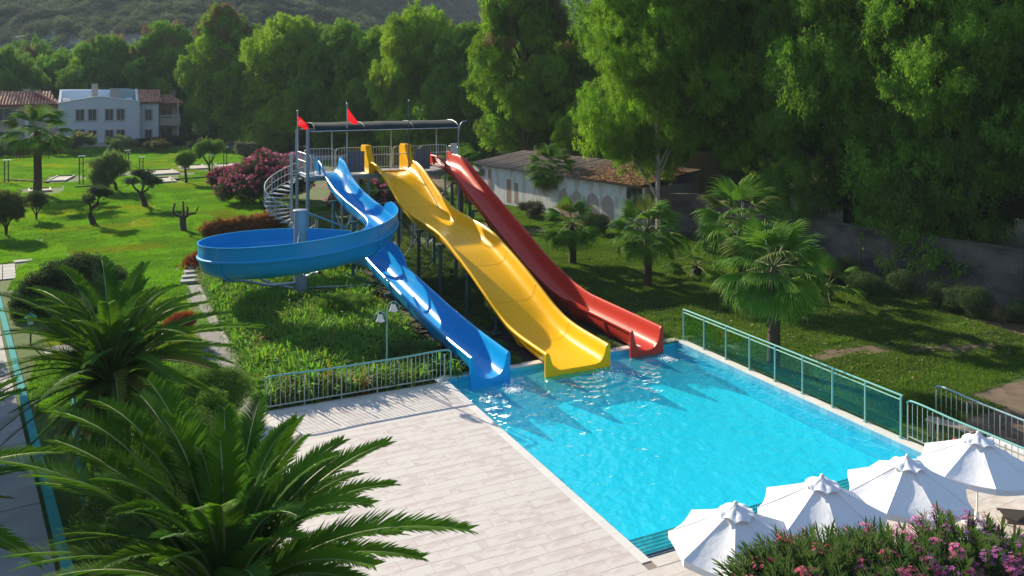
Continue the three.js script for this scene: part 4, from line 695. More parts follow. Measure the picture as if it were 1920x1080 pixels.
// ---------------------------------------------------------------- foliage building blocks
function leafCloud(n, seed, leaf, opt = {}) {     // n leaves in a rough ball of radius 1, each a bent two-sided blade
  const r = rngOf(seed), pos = [], idx = []; const { flat = 0.75, shell = 0.45, droop = 0.3, w = 0.36, ragged = 0.35 } = opt;
  const q = new THREE.Quaternion(), e = new THREE.Euler(); let tc = null, left = 0, hang = 0;
  for (let i = 0; i < n; i++) {
    const a = r() * 2 * Math.PI, c = 2 * r() - 1, s = Math.sqrt(1 - c * c), lump = 0.75 + ragged * (vnoise(a * 1.6 + 20, c * 2.2 + 20, seed) + 0.4 * vnoise(a * 4 + 9, c * 5 + 9, seed + 1) - 0.4);
    const rr = lump * (shell + (1 - shell) * Math.pow(r(), 0.6)), p = V(s * Math.cos(a) * rr, c * rr * flat, s * Math.sin(a) * rr);
    if (opt.tuft) { if (left <= 0) { tc = p.clone(); left = opt.tuft * (0.6 + 0.8 * r()); hang = r(); } left--; const g = () => (r() + r() + r() - 1.5) * 0.19; p.set(tc.x + g(), tc.y + g() * (1 + droop) - 0.06 * hang, tc.z + g()); }
    e.set((r() - 0.5) * 2.4 + droop, r() * 6.283, (r() - 0.5) * 1.6, 'YXZ'); q.setFromEuler(e);
    const L = leaf * (0.7 + 0.6 * r()), W = L * w, b = pos.length / 3;
    for (const v of [[0, 0, 0], [-W / 2, 0.05 * L, L * 0.45], [W / 2, 0.05 * L, L * 0.45], [0, -0.12 * L, L]]) { const u = V(...v).applyQuaternion(q).add(p); pos.push(u.x, u.y, u.z); }
    idx.push(b, b + 1, b + 2, b + 1, b + 3, b + 2);
  }
  return rawGeo(pos, idx);
}
const CLOUD = {
  tree: [0, 1, 2].map(k => leafCloud(1500, 300 + k, 0.19, { flat: 0.85, droop: 0.5, shell: 0.35, ragged: 0.75, tuft: 42 })),
  fine: [0, 1].map(k => leafCloud(1000, 320 + k, 0.18, { flat: 0.9, shell: 0.3, ragged: 1.0, tuft: 34 })),
  small: [0, 1].map(k => leafCloud(900, 340 + k, 0.17, { flat: 0.85, shell: 0.5 })),
  drape: [0, 1, 2].map(k => leafCloud(1500, 360 + k, 0.17, { flat: 1.0, droop: 0.75, shell: 0.35, w: 0.34, ragged: 0.8, tuft: 40 })),
};
const LM = {
  tree: leafMat(1, 1, 1, 0.46), plain: leafMat(1, 1, 1, 0.45), grass: leafMat(1, 1, 1, 0.5), date: leafMat(0.055, 0.12, 0.028, 0.28, { roughness: 0.5 }),
  fan: leafMat(0.10, 0.17, 0.035, 0.35, { roughness: 0.6 }), flower: leafMat(1, 1, 1, 0.35),
};
const jitter = (r, c, k = 0.25) => { const t = 1 + (r() - 0.5) * 2 * k; return lin(c[0] * t * (1 + (r() - 0.5) * 0.2), c[1] * t, c[2] * t * (1 + (r() - 0.5) * 0.3)); };
// ---------------------------------------------------------------- big trees
function bigTree(label, x, z, h, w, seed, o = {}) {
  const r = rngOf(seed), t = thing('eucalyptus_tree', label, 'tree', [x, -0.05, z], 0, o.group), { base = 0.26, lobes = 28, col = [0.075, 0.135, 0.02], tip = null, kind = 'tree', bark = M.bark, clump = 1, lean = 0, nClump = 13, trunkR = 0.02 * h } = o;
  const limbs = [], mats = [[], [], []], cols = [[], [], []], crown = [];
  const tp = []; for (let k = 0; k <= 8; k++) tp.push([lean * k / 8 + Math.sin(k * 1.3 + seed) * 0.12 * k / 8, h * 0.82 * k / 8, Math.cos(k * 1.7 + seed) * 0.12 * k / 8]);
  const trunkAt = y => { const s = clamp(y / (h * 0.82)) * 8, i = Math.min(7, Math.floor(s)), f = s - i; return [0, 1, 2].map(c => lerp(tp[i][c], tp[i + 1][c], f)); };
  for (let k = 0; k < lobes; k++) {
    const f = k === 0 ? 1 : base + (1 - base) * Math.pow((k - 0.5 * r()) / lobes, 0.85), prof = Math.pow(Math.sin(Math.PI * clamp(0.16 + 0.78 * (f - base) / (1 - base), 0, 1)), 0.7), a = k * 2.4 + r() * 1.2;
    const rl = w * (0.24 + 0.26 * r()), rad = k === 0 ? 0 : Math.max(0, w * prof * (0.55 + 0.45 * r()) - rl * 0.35);
    crown.push([Math.cos(a) * rad + lean * f, h * f - rl * 0.8, Math.sin(a) * rad, rl]);
  }
  for (const [cx, cy, cz, rl] of crown) {
    const y0 = Math.max(h * 0.12, cy - Math.hypot(cx, cz) * 0.9 - rl), s = trunkAt(y0);
    limbs.push(taperTube([s, [lerp(s[0], cx, 0.4), lerp(y0, cy, 0.5), lerp(s[2], cz, 0.4)], [lerp(s[0], cx, 0.8), lerp(y0, cy, 0.85), lerp(s[2], cz, 0.8)], [cx, cy + rl * 0.3, cz]], Math.max(0.05, trunkR * 0.42), 0.03, 6));
    for (let i = 0; i < nClump; i++) {
      const u = 1 - 2 * (i + 0.5) / nClump, an = i * 2.399 + cx, sn = Math.sqrt(1 - u * u), q = 0.62 + 0.4 * r(), s2 = rl * (0.34 + 0.22 * r()) * clump, v = (r() * 3) | 0;
      const y = cy + u * rl * 0.85 * q; mats[v].push(xform(cx + sn * Math.cos(an) * rl * q, y, cz + sn * Math.sin(an) * rl * q, [s2, s2 * (0.85 + 0.3 * r()), s2], r() * 6.28, (r() - 0.5) * 0.5, (r() - 0.5) * 0.5));
      const c = tip && r() < 0.35 * smooth(0.55, 1, y / h) ? tip : col; cols[v].push(jitter(r, c, 0.28));
    }
  }
  part('trunk', taperTube(tp, trunkR, trunkR * 0.35, 10), bark, t); part('limbs', limbs, bark, t);
  const cr = new THREE.Group(); cr.name = 'crown'; t.add(cr);
  CLOUD[kind].forEach((g, v) => { if (mats[v] && mats[v].length) inst('foliage', g, LM.tree, mats[v], cr, cols[v], 'stuff'); });
  return t;
}
const G1 = [0.20, 0.37, 0.016], G2 = [0.155, 0.315, 0.022], G3 = [0.26, 0.42, 0.014], BR = [0.22, 0.17, 0.06];
[
  ['hazy tree far left behind the white house roof', -23.8, -163, 17, 10, { col: G2, tip: BR }],
  ['low hazy tree at the far left edge behind the house', -27, -140, 15.5, 9, { col: G2 }],
  ['hazy broad tree behind the skylight of the white house', -10.1, -140, 18.2, 8, { col: G2, tip: BR }],
  ['low tree behind the left wing chimneys of the house', -17.4, -150, 15.2, 8.5, { col: G2 }],
  ['tree with brownish top just right of the house roof', -0.6, -133, 20, 8, { col: G2, tip: BR }],
  ['tall brown-topped tree, highest left of the flags', 6.2, -114, 22, 6, { col: G1, tip: BR, base: 0.16 }],
  ['broad bright tree behind the left flag', 13.7, -97.5, 19.6, 8, { col: G3, base: 0.2, trunkR: 0.8 }],
  ['tree between the brown-topped tree and the broad bright one', 9.7, -108, 18.4, 6, { col: G1, tip: BR, base: 0.18 }],
  ['mid tree behind the taller flagpole', 18.8, -88.4, 18, 6.4, { col: G2, base: 0.18 }],
  ['bright lobed tree behind the right half of the awning', 24.8, -72.2, 19, 6.6, { col: G3, base: 0.22 }],
  ['lower tree behind the middle of the awning', 22.6, -83, 17, 6, { col: G1, base: 0.15 }],
  ['dark tree right behind the end of the awning', 27.8, -64.1, 17, 5.6, { col: G2, base: 0.15 }],
  ['tall tree whose crown rises out of the picture, left of the right-hand group', 26.5, -47, 20.8, 5.2, { col: G1, base: 0.3, tip: BR }],
  ['tree filling the gap above the left part of the shed roof', 32.8, -49, 15.5, 4.6, { col: G2, base: 0.12 }],
  ['low bright tree hanging over the shed roof behind the fan palm', 27.2, -37.5, 8.6, 3.2, { col: G3, base: 0.2, nClump: 8, lobes: 14 }],
  ['pale-trunked eucalyptus at the right end of the shed', 21.5, -17.9, 20.5, 5.0, { col: G1, base: 0.33, bark: M.barkPale, kind: 'drape', lobes: 28, trunkR: 0.17 }],
  ['leaning pale eucalyptus just right of the shed end', 25.6, -21.5, 29, 5.2, { col: G1, base: 0.24, bark: M.barkPale, kind: 'drape', lobes: 28, trunkR: 0.18, lean: -0.8 }],  // heights here and in the next two raised out of view to cast shade
  ['dark-trunked eucalyptus left of the deep shade', 27.6, -14.5, 28, 5.4, { col: G1, base: 0.2, kind: 'drape', lobes: 26, trunkR: 0.3, bark: M.barkDark }],
  ['eucalyptus behind the shaded garden wall, upper right', 33.4, -19.5, 33, 7.5, { col: G2, base: 0.14, kind: 'drape', lobes: 24 }],
  ['eucalyptus with drooping sunlit sprays in the deep shade', 27.0, -7.4, 24, 5.4, { col: G2, base: 0.22, kind: 'drape', lobes: 28, bark: M.barkDark }],
  ['dark eucalyptus at the right, deep in shade', 28.4, -1.5, 23.5, 6.4, { col: G2, base: 0.16, kind: 'drape', lobes: 24, bark: M.barkDark }],
  ['dark tree at the top right corner', 33.5, 2.5, 23, 5.5, { col: G2, base: 0.14, kind: 'drape', lobes: 24, bark: M.barkDark }],
  ['dark tree behind the others in the right background', 38, -9, 23, 6, { col: G2, base: 0.1, kind: 'drape', lobes: 24, bark: M.barkDark }],
  ['dark tree in the far right background, beyond the wall', 42, 0, 22, 6, { col: G2, base: 0.08, kind: 'drape', lobes: 22, bark: M.barkDark }],
  ['unseen tree added beyond the right edge of the picture to block sky light, over the wall', 37, 11, 23, 7, { col: G2, base: 0.1, kind: 'drape', lobes: 24, bark: M.barkDark }],  // this and the next are unseen trees, added to block sky light
  ['unseen tree added to block sky light right of the sandy path, beyond the right edge', 27.5, 12, 21, 6.5, { col: G2, base: 0.18, kind: 'drape', lobes: 24, bark: M.barkDark }],
  ['unseen tree added beyond the left edge of the picture to shade the concrete walk', -18, -13.5, 9.5, 3.6, { col: G2, base: 0.25, lobes: 16 }],  // three unseen trees from here, added to put the walk in shade
  ['second unseen tree added for shade beyond the left edge, nearer to the camera', -17.3, -5.5, 9, 3.3, { col: G2, base: 0.25, lobes: 16 }],
  ['third unseen tree added for shade beyond the left edge, beside the near end of the walk', -16.6, 1.5, 8.5, 3.1, { col: G2, base: 0.25, lobes: 16 }],
  ['tall tree added behind the leaning pale eucalyptus to shade the right-hand trees, its top above the picture', 30, -29.5, 31, 6, { col: G2, base: 0.2, lobes: 30 }],  // added tall, and the next one raised, to shade the right-hand trees
  ['tree in the background between shed and deep shade', 36, -29, 30, 8, { col: G2, base: 0.1, lobes: 24 }],
  ['tree behind the tan building', 37, -38, 19, 5.5, { col: G2, base: 0.1, lobes: 22 }],
  ['background tree closing the gap right of the tallest crown', 38, -52, 17, 5.5, { col: G2, base: 0.08, lobes: 22 }],
  ['background tree behind the wire fence', 36, -70, 15, 5, { col: G2, base: 0.06, lobes: 20 }],
  ['background tree behind the hut', 31, -98, 15, 5.5, { col: G2, base: 0.06, lobes: 20 }],
  ['background tree at the end of the road', 17, -122, 14, 5.5, { col: G2, base: 0.05, lobes: 20 }],
  ['background tree beside the balcony of the house', 4, -146, 15, 6, { col: G2, base: 0.05, lobes: 20 }],
].forEach(([label, x, z, h, w, o], i) => bigTree(label, x, z, h, w, 1000 + i * 13, o));

// ---------------------------------------------------------------- shrubs, hedges, topiary
function shrub(name, label, cat, x, z, o) {       // stems and a crown of leaf clumps given as blobs [x, y, z, r]
  const { blobs, stems = [], col = G2, per = 9, kind = 'small', group, seed = 1, flower, fcol, k = 0.25, stemM = M.barkDark } = o, r = rngOf(seed), t = thing(name, label, cat, [x, -0.05, z], 0, group);
  if (stems.length) part('stem', stems.map(([pts, a, b]) => taperTube(pts, a, b, 7)), stemM, t);
  const set = CLOUD[kind], mats = set.map(() => []), cols = set.map(() => []), fm = [], fc = [];
  for (const [bx, by, bz, br, sy = 1] of blobs) for (let i = 0; i < per; i++) {
    const u = 1 - 2 * (i + 0.5) / per, an = i * 2.399 + bx * 3 + seed, sn = Math.sqrt(1 - u * u), q = 0.55 * (0.8 + 0.4 * r()), s = br * (0.5 + 0.14 * r()), v = (r() * set.length) | 0;
    mats[v].push(xform(bx + sn * Math.cos(an) * br * q, Math.max(0.1, by + u * br * q * sy), bz + sn * Math.sin(an) * br * q, [s, s * 0.9 * sy, s], r() * 6.28, (r() - 0.5), (r() - 0.5))); cols[v].push(jitter(r, col, k));
  }
  if (flower) for (const [bx, by, bz, br, sy = 1] of blobs) for (let i = 0; i < flower; i++) { const u = Math.pow(r(), 0.7) * 1.5 - 0.5, an = r() * 6.283, sn = Math.sqrt(Math.max(0, 1 - u * u)); fm.push(xform(bx + sn * Math.cos(an) * br * 1.0, Math.max(0.1, by + u * br * sy), bz + sn * Math.sin(an) * br * 1.0, 0.6 + 0.7 * r(), r() * 6, r() * 2, r() * 2)); fc.push(jitter(r, fcol[(r() * fcol.length) | 0], 0.25)); }
  const cr = new THREE.Group(); cr.name = 'crown'; t.add(cr);
  set.forEach((g, v) => { if (mats[v].length) inst('foliage', g, LM.plain, mats[v], cr, cols[v], 'stuff'); });
  if (fm.length) inst('flowers', blossom, LM.flower, fm, t, fc, 'stuff');
  return t;
}
const blossom = (() => { const g = [], r = rngOf(4); for (let k = 0; k < 9; k++) { const c = new THREE.CircleGeometry(0.055, 5); c.rotateX(r() * 3); c.rotateY(r() * 6); c.translate((r() - 0.5) * 0.16, (r() - 0.5) * 0.12, (r() - 0.5) * 0.16); g.push(c); } return merged(g); })();
const cluster = (n, R, H, y0, seed, br) => { const r = rngOf(seed); return Array.from({ length: n }, (_, i) => { const a = i * 2.4, q = R * Math.sqrt((i + 0.3) / n); return [Math.cos(a) * q, y0 + H * (0.35 + 0.65 * r()) * (1 - 0.45 * (q / R) ** 2), Math.sin(a) * q, br * (0.8 + 0.4 * r())]; }); };
const crook = (x, y, h, s) => [[0, 0, 0], [s * 0.4, h * 0.4, s * 0.1], [x * 0.6, h * 0.75, s * 0.2], [x, y, 0]];
const LT = [0.17, 0.30, 0.04], OL = [0.18, 0.27, 0.07];
shrub('lawn_tree', 'round leafy tree with a bent trunk between the twin lamp posts on the lawn', 'tree', -9.9, -58.8, { blobs: [[-0.9, 2.3, 0, 1.15], [0.1, 2.7, 0.1, 1.15], [-0.2, 1.7, 0.3, 1.0], [-1.3, 1.3, 0.4, 0.8], [0.7, 2.2, -0.3, 0.9], [-0.6, 0.9, 0.5, 0.7]], stems: [[[[0.35, 0, 0], [0.25, 0.6, 0], [0.0, 1.1, 0], [-0.3, 2.0, 0]], 0.16, 0.07]], col: OL, per: 14, kind: 'fine', seed: 3 });
shrub('cloud_pruned_tree', 'small cloud-pruned tree with a crooked trunk, nearest on the left lawn', 'tree', -11.2, -39.4, { blobs: [[-0.25, 1.8, 0, 0.55, 0.6], [0.45, 2.3, 0, 0.72, 0.6], [0.95, 2.15, -0.2, 0.5, 0.6], [0.1, 2.45, 0.3, 0.5, 0.6]], stems: [[[[0.05, 0, 0], [-0.15, 0.6, 0], [-0.15, 1.1, 0], [0.3, 1.45, 0], [0.4, 2.1, 0]], 0.22, 0.09], [[[-0.1, 1.05, 0], [-0.2, 1.4, 0], [-0.3, 1.7, 0]], 0.08, 0.04]], col: [0.068, 0.128, 0.038], per: 12, kind: 'fine', seed: 5 });
shrub('branching_tree', 'small pruned tree with forked branches and flat leaf pads, left of the bare stump', 'tree', -7.7, -46.9, { blobs: [[-0.9, 2.15, 0, 0.65, 0.55], [0.5, 2.1, 0.2, 0.85, 0.6], [0.1, 2.6, -0.2, 0.75, 0.6], [-0.5, 2.75, 0, 0.5, 0.6], [1.0, 2.0, 0, 0.5, 0.6]], stems: [[[[0.15, 0, 0], [0.0, 0.6, 0], [-0.2, 1.15, 0]], 0.24, 0.18], [[[-0.2, 1.1, 0], [-0.6, 1.5, 0], [-0.9, 2.0, 0]], 0.11, 0.05], [[[-0.15, 1.1, 0], [0.0, 1.7, 0], [0.1, 2.5, 0]], 0.1, 0.05], [[[-0.1, 1.1, 0], [0.3, 1.4, 0.1], [0.5, 2.0, 0.2]], 0.1, 0.05]], col: [0.075, 0.150, 0.042], per: 12, kind: 'fine', seed: 7 });
shrub('lawn_tree', 'slim upright lawn tree with a dense brush-like crown', 'tree', -3.4, -62, { blobs: [[0, 2.5, 0, 0.8, 1.1], [-0.5, 2.4, 0.2, 0.6, 1.1], [0.5, 2.5, 0, 0.65, 1.1], [0, 2.0, 0.3, 0.6]], stems: [[[[0.1, 0, 0], [0.05, 0.8, 0], [-0.05, 1.7, 0]], 0.14, 0.1]], col: LT, per: 14, kind: 'fine', seed: 9 });
shrub('lawn_tree', 'twin-crowned lawn tree in front of the hedge, beside the twin posts', 'tree', -0.2, -71.8, { blobs: [[-0.9, 2.6, 0, 0.85], [-0.3, 3.0, 0, 0.8], [0.9, 2.8, 0, 0.9], [0.5, 2.4, 0, 0.6], [-1.1, 1.9, 0, 0.5]], stems: [[[[0.1, 0, 0], [0.0, 0.8, 0], [-0.5, 1.6, 0], [-0.7, 2.4, 0]], 0.13, 0.06], [[[0.0, 0.8, 0], [0.5, 1.6, 0], [0.8, 2.4, 0]], 0.1, 0.05]], col: LT, per: 14, kind: 'fine', seed: 11 });
shrub('vase_shrub', 'vase-shaped shrub on bare stems, left lawn', 'shrub', -14.9, -42.9, { blobs: [[-0.4, 1.5, 0, 0.55], [0.35, 1.55, 0, 0.55], [0, 1.75, 0.2, 0.5], [0.1, 1.3, -0.3, 0.5]], stems: [[crook(-0.45, 1.3, 1.2, -0.1), 0.05, 0.03], [crook(0.4, 1.3, 1.2, 0.1), 0.05, 0.03], [crook(0, 1.4, 1.2, 0.05), 0.05, 0.03]], col: [0.090, 0.135, 0.030], per: 12, kind: 'fine', seed: 13 });
shrub('vase_shrub', 'large yellowish shrub on several stems at the left edge of the lawn', 'shrub', -16.2, -36.9, { blobs: [[-0.7, 1.9, 0, 0.9], [0.4, 2.0, 0.1, 0.85], [0, 2.4, 0, 0.7], [0.6, 1.5, 0.2, 0.6], [-0.4, 1.4, 0.4, 0.7]], stems: [[crook(-0.6, 1.6, 1.5, -0.15), 0.07, 0.04], [crook(0.45, 1.6, 1.5, 0.12), 0.07, 0.04], [crook(0, 1.7, 1.5, 0.05), 0.07, 0.04]], col: [0.135, 0.173, 0.030], per: 14, kind: 'fine', seed: 15 });
shrub('lawn_tree', 'short trunked lawn tree with red blooms beside the large pink oleander', 'tree', -1.7, -47.3, { blobs: [[-0.5, 1.9, 0, 0.7], [0.3, 2.2, 0, 0.75], [0.7, 1.7, 0, 0.6]], stems: [[[[0.1, 0, 0], [0, 0.8, 0], [-0.1, 1.6, 0]], 0.19, 0.12]], col: [0.083, 0.128, 0.038], per: 12, kind: 'fine', seed: 17, flower: 26, fcol: [[0.45, 0.05, 0.08], [0.5, 0.1, 0.16]] });
{ // bare pollarded stump
  const t = thing('pollarded_stump', 'bare pollarded tree stump with four stubby upright branches on the lawn', 'tree stump', [-5.7, -0.05, -33.9]), bk = mat(0.07, 0.06, 0.045, 0.95, { bumpMap: bumpFine, bumpScale: 0.03 });
  part('trunk', taperTube([[0.05, 0, 0], [0, 0.4, 0], [-0.02, 0.85, 0], [0, 1.05, 0]], 0.21, 0.22, 10), bk, t);
  for (const pts of [[[-0.05, 0.9, 0], [-0.4, 1.1, 0], [-0.62, 1.25, 0.05], [-0.6, 1.6, 0.05], [-0.5, 1.9, 0.02]], [[0, 0.95, 0], [0.02, 1.3, 0.03], [0, 2.0, 0]], [[0.1, 0.9, 0], [0.25, 1.1, -0.05], [0.3, 1.5, -0.08], [0.22, 1.62, -0.1]], [[0.12, 0.9, 0], [0.4, 1.12, 0], [0.78, 1.15, 0.05], [0.88, 1.4, 0.05], [0.98, 1.58, 0.05]]]) part('branch', taperTube(pts, 0.1, 0.055, 7), bk, t);
}
shrub('clipped_hedge', 'long dark clipped hedge in front of the house balcony', 'hedge', -2.5, -113, { blobs: range(0, 1, 13).map(t => [lerp(-3.6, 7.5, t), 0.75, lerp(1.0, -4.5, t), 0.95]), col: [0.033, 0.068, 0.018], per: 12, seed: 19 });
shrub('garden_shrub', 'olive-grey shrub in front of the right windows of the house', 'shrub', -8.8, -105, { blobs: cluster(9, 1.9, 1.5, 0.5, 2, 0.85), col: OL, per: 10, seed: 21, kind: 'fine' });
shrub('garden_shrub', 'yellowish shrub in front of the dark clipped hedge', 'shrub', -3.8, -103, { blobs: cluster(8, 1.9, 1.2, 0.4, 3, 0.8), col: [0.180, 0.173, 0.038], per: 10, seed: 23, kind: 'fine' });
shrub('garden_shrub', 'yellow-green shrub behind the twin-crowned lawn tree', 'shrub', 1.3, -100, { blobs: cluster(6, 1.2, 1.1, 0.4, 4, 0.7), col: [0.165, 0.180, 0.045], per: 10, seed: 25, kind: 'fine' });
shrub('garden_shrub', 'leafy shrub with pale blooms at the foot of the house behind the far palm', 'shrub', -14.6, -104, { blobs: cluster(10, 2.6, 2.2, 0.6, 5, 0.95), col: [0.105, 0.158, 0.045], per: 10, seed: 27, flower: 8, fcol: [[0.55, 0.45, 0.12]] });
shrub('clipped_hedge', 'low dark hedge at the left edge in front of the house', 'hedge', -22.5, -103, { blobs: range(0, 1, 5).map(t => [lerp(-2.4, 2.4, t), 0.9, 0, 0.9]), col: [0.033, 0.068, 0.018], per: 12, seed: 29 });
shrub('roadside_shrub', 'round grey-green shrub between the road and the pink oleander', 'shrub', 5.9, -86.7, { blobs: cluster(8, 1.3, 1.6, 0.5, 6, 0.75), col: [0.180, 0.217, 0.105], per: 10, seed: 31, kind: 'fine' });
shrub('roadside_shrub', 'upright grey-green shrub beside the big eucalyptus trunk', 'shrub', 11, -105, { blobs: cluster(6, 0.9, 2.2, 0.5, 7, 0.7), col: [0.135, 0.180, 0.075], per: 10, seed: 33, kind: 'fine' });
shrub('roadside_shrub', 'pale shrub just left of the tower corner posts', 'shrub', 15, -98, { blobs: cluster(6, 1.1, 1.9, 0.4, 8, 0.7), col: [0.180, 0.210, 0.090], per: 10, seed: 35, kind: 'fine' });
shrub('roadside_shrub', 'pale shrub seen through the tower railing, left one', 'shrub', 16.8, -92, { blobs: cluster(7, 1.6, 1.9, 0.5, 9, 0.75), col: [0.195, 0.217, 0.090], per: 10, seed: 37, kind: 'fine' });
shrub('roadside_shrub', 'pale shrub seen through the tower railing, right one beside the hut', 'shrub', 19.2, -91, { blobs: cluster(6, 1.4, 1.9, 0.5, 10, 0.7), col: [0.210, 0.225, 0.090], per: 10, seed: 39, kind: 'fine' });
shrub('oleander_bush', 'large dark oleander covered in pink flowers left of the spiral staircase', 'oleander', 0.4, -38.5, { blobs: [...cluster(20, 3.0, 3.4, 0.9, 11, 1.05)], stems: [[crook(-0.6, 1.6, 1.5, -0.2), 0.09, 0.05], [crook(0.7, 1.6, 1.5, 0.2), 0.09, 0.05]], col: [0.060, 0.098, 0.030], per: 11, seed: 41, flower: 60, fcol: [[0.42, 0.10, 0.17], [0.5, 0.16, 0.24], [0.3, 0.05, 0.09]] });
shrub('oleander_bush', 'pale pink oleander mound behind the dark one, beside the road', 'oleander', 2.8, -45.5, { blobs: cluster(16, 3.0, 3.1, 0.8, 12, 1.0), col: [0.105, 0.135, 0.053], per: 10, seed: 43, flower: 110, fcol: [[0.55, 0.2, 0.32], [0.62, 0.28, 0.4], [0.45, 0.13, 0.22]] });
shrub('oleander_bush', 'smaller pink oleander at the left of the pink group', 'oleander', -0.9, -47.2, { blobs: cluster(9, 1.5, 2.2, 0.7, 13, 0.8), col: [0.090, 0.120, 0.045], per: 10, seed: 45, flower: 90, fcol: [[0.5, 0.14, 0.25], [0.4, 0.09, 0.15]] });
shrub('oleander_bush', 'pink oleander behind the tower, seen between railing bars', 'oleander', 7.5, -36, { blobs: cluster(12, 2.6, 2.2, 0.6, 14, 0.9), col: [0.075, 0.105, 0.045], per: 10, seed: 47, flower: 70, fcol: [[0.5, 0.16, 0.26], [0.4, 0.1, 0.17]] });
shrub('dome_bush', 'large dark clipped dome bush on the lawn behind the upper date palm', 'bush', -11.6, -15.6, { blobs: [[0, 0.9, 0, 1.5], [-1.2, 0.7, 0.2, 1.2], [1.2, 0.8, 0.1, 1.25], [0.2, 1.35, 0.1, 1.2], [-0.6, 1.3, 0, 1.0], [0.8, 1.35, 0, 1.0], [-1.7, 0.4, 0.4, 0.8], [1.8, 0.5, 0.3, 0.8]], col: [0.042, 0.083, 0.021], per: 26, seed: 49 });
const RUST = [[0.34, 0.075, 0.015], [0.26, 0.1, 0.02]];
shrub('croton_shrub', 'small rust-orange shrub beside the garden path', 'shrub', -7.7, -8.3, { blobs: cluster(5, 0.42, 0.9, 0.3, 15, 0.42), col: RUST[0], per: 12, seed: 51, kind: 'fine' });
shrub('croton_shrub', 'rust-orange shrub strip at the lawn edge below the blue ring', 'shrub', -5.75, -20.6, { blobs: cluster(7, 0.7, 0.8, 0.2, 16, 0.42), col: RUST[0], per: 12, seed: 53, kind: 'fine' });
shrub('croton_hedge', 'low rust-orange hedge running behind the blue ring', 'hedge', -2, -31.6, { blobs: range(0, 1, 11).map((t, i) => [lerp(-2.4, 2.6, t), 0.45 + 0.2 * t, lerp(0.6, -0.6, t), 0.6 + 0.1 * (i % 2)]), col: [0.330, 0.135, 0.027], per: 12, seed: 55, kind: 'fine', k: 0.5 });
shrub('leafy_shrub', 'bright green leafy shrub beside the garden path, right of the upper date palm', 'shrub', -7.95, 0.4, { blobs: cluster(16, 1.25, 1.0, 0.4, 17, 0.62), col: [0.128, 0.262, 0.022], per: 12, seed: 57 });
shrub('leafy_shrub', 'low green shrub under the date palms at the deck corner', 'shrub', -8.1, 3.2, { blobs: cluster(10, 1.1, 0.7, 0.3, 18, 0.6), col: [0.090, 0.180, 0.021], per: 12, seed: 59 });
shrub('leafy_shrub', 'bright low shrub under the blue slide beside the tie bar', 'shrub', -1.1, -9.4, { blobs: cluster(14, 1.15, 0.4, 0.2, 19, 0.45), col: [0.150, 0.285, 0.022], per: 11, seed: 61 });
shrub('leafy_shrub', 'dense green underplanting between the two large date palms', 'shrub', -9.3, 8.2, { blobs: range(0, 1, 19).map((t, i) => [Math.sin(i * 2.3) * 0.9, 0.35 + 0.2 * (i % 3), lerp(-3.2, 6.5, t), 0.72]), col: [0.075, 0.155, 0.018], per: 12, seed: 83 });
shrub('leafy_shrub', 'dark leafy shrub between the blue slide and the railing end', 'shrub', -0.75, -2.2, { blobs: cluster(12, 0.95, 0.35, 0.2, 20, 0.42), col: [0.075, 0.150, 0.022], per: 11, seed: 63 });
shrub('leafy_shrub', 'leafy shrub filling the gap between blue and yellow slides', 'shrub', 2.72, -6.5, { blobs: range(0, 1, 19).map((t, i) => [Math.sin(i * 2.1) * 0.12, 0.15 + 0.06 * (i % 3), lerp(-5.5, 4.8, t), 0.36]), col: [0.075, 0.150, 0.024], per: 11, seed: 65 });
shrub('leafy_shrub', 'shrub under the tower between blue slide and spiral staircase', 'shrub', -0.8, -19.8, { blobs: cluster(12, 1.8, 0.5, 0.25, 22, 0.55), col: [0.090, 0.135, 0.030], per: 10, seed: 67 });
shrub('leafy_shrub', 'grey-leaved bush at the shed wall left of the mural arches', 'shrub', 18.0, -29.0, { blobs: cluster(7, 0.9, 0.8, 0.3, 23, 0.5), col: [0.135, 0.150, 0.075], per: 10, seed: 69, kind: 'fine' });
shrub('leafy_shrub', 'bush at the shed wall in front of the mural arches', 'shrub', 18.8, -20.9, { blobs: cluster(7, 0.8, 1.0, 0.3, 24, 0.5), col: [0.105, 0.135, 0.053], per: 10, seed: 71, kind: 'fine' });
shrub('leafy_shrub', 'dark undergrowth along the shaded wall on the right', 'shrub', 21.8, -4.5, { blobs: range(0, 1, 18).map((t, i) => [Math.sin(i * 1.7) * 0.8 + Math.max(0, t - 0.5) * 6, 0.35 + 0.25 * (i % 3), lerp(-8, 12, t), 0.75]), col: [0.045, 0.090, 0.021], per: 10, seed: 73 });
shrub('leafy_shrub', 'dry yellowish undergrowth behind the slide tower', 'shrub', 12, -40, { blobs: range(0, 1, 12).map((t, i) => [lerp(-6, 8, t), 0.35, Math.sin(i * 2.3) * 2.5, 0.8]), col: [0.195, 0.180, 0.045], per: 10, seed: 75, kind: 'fine' });
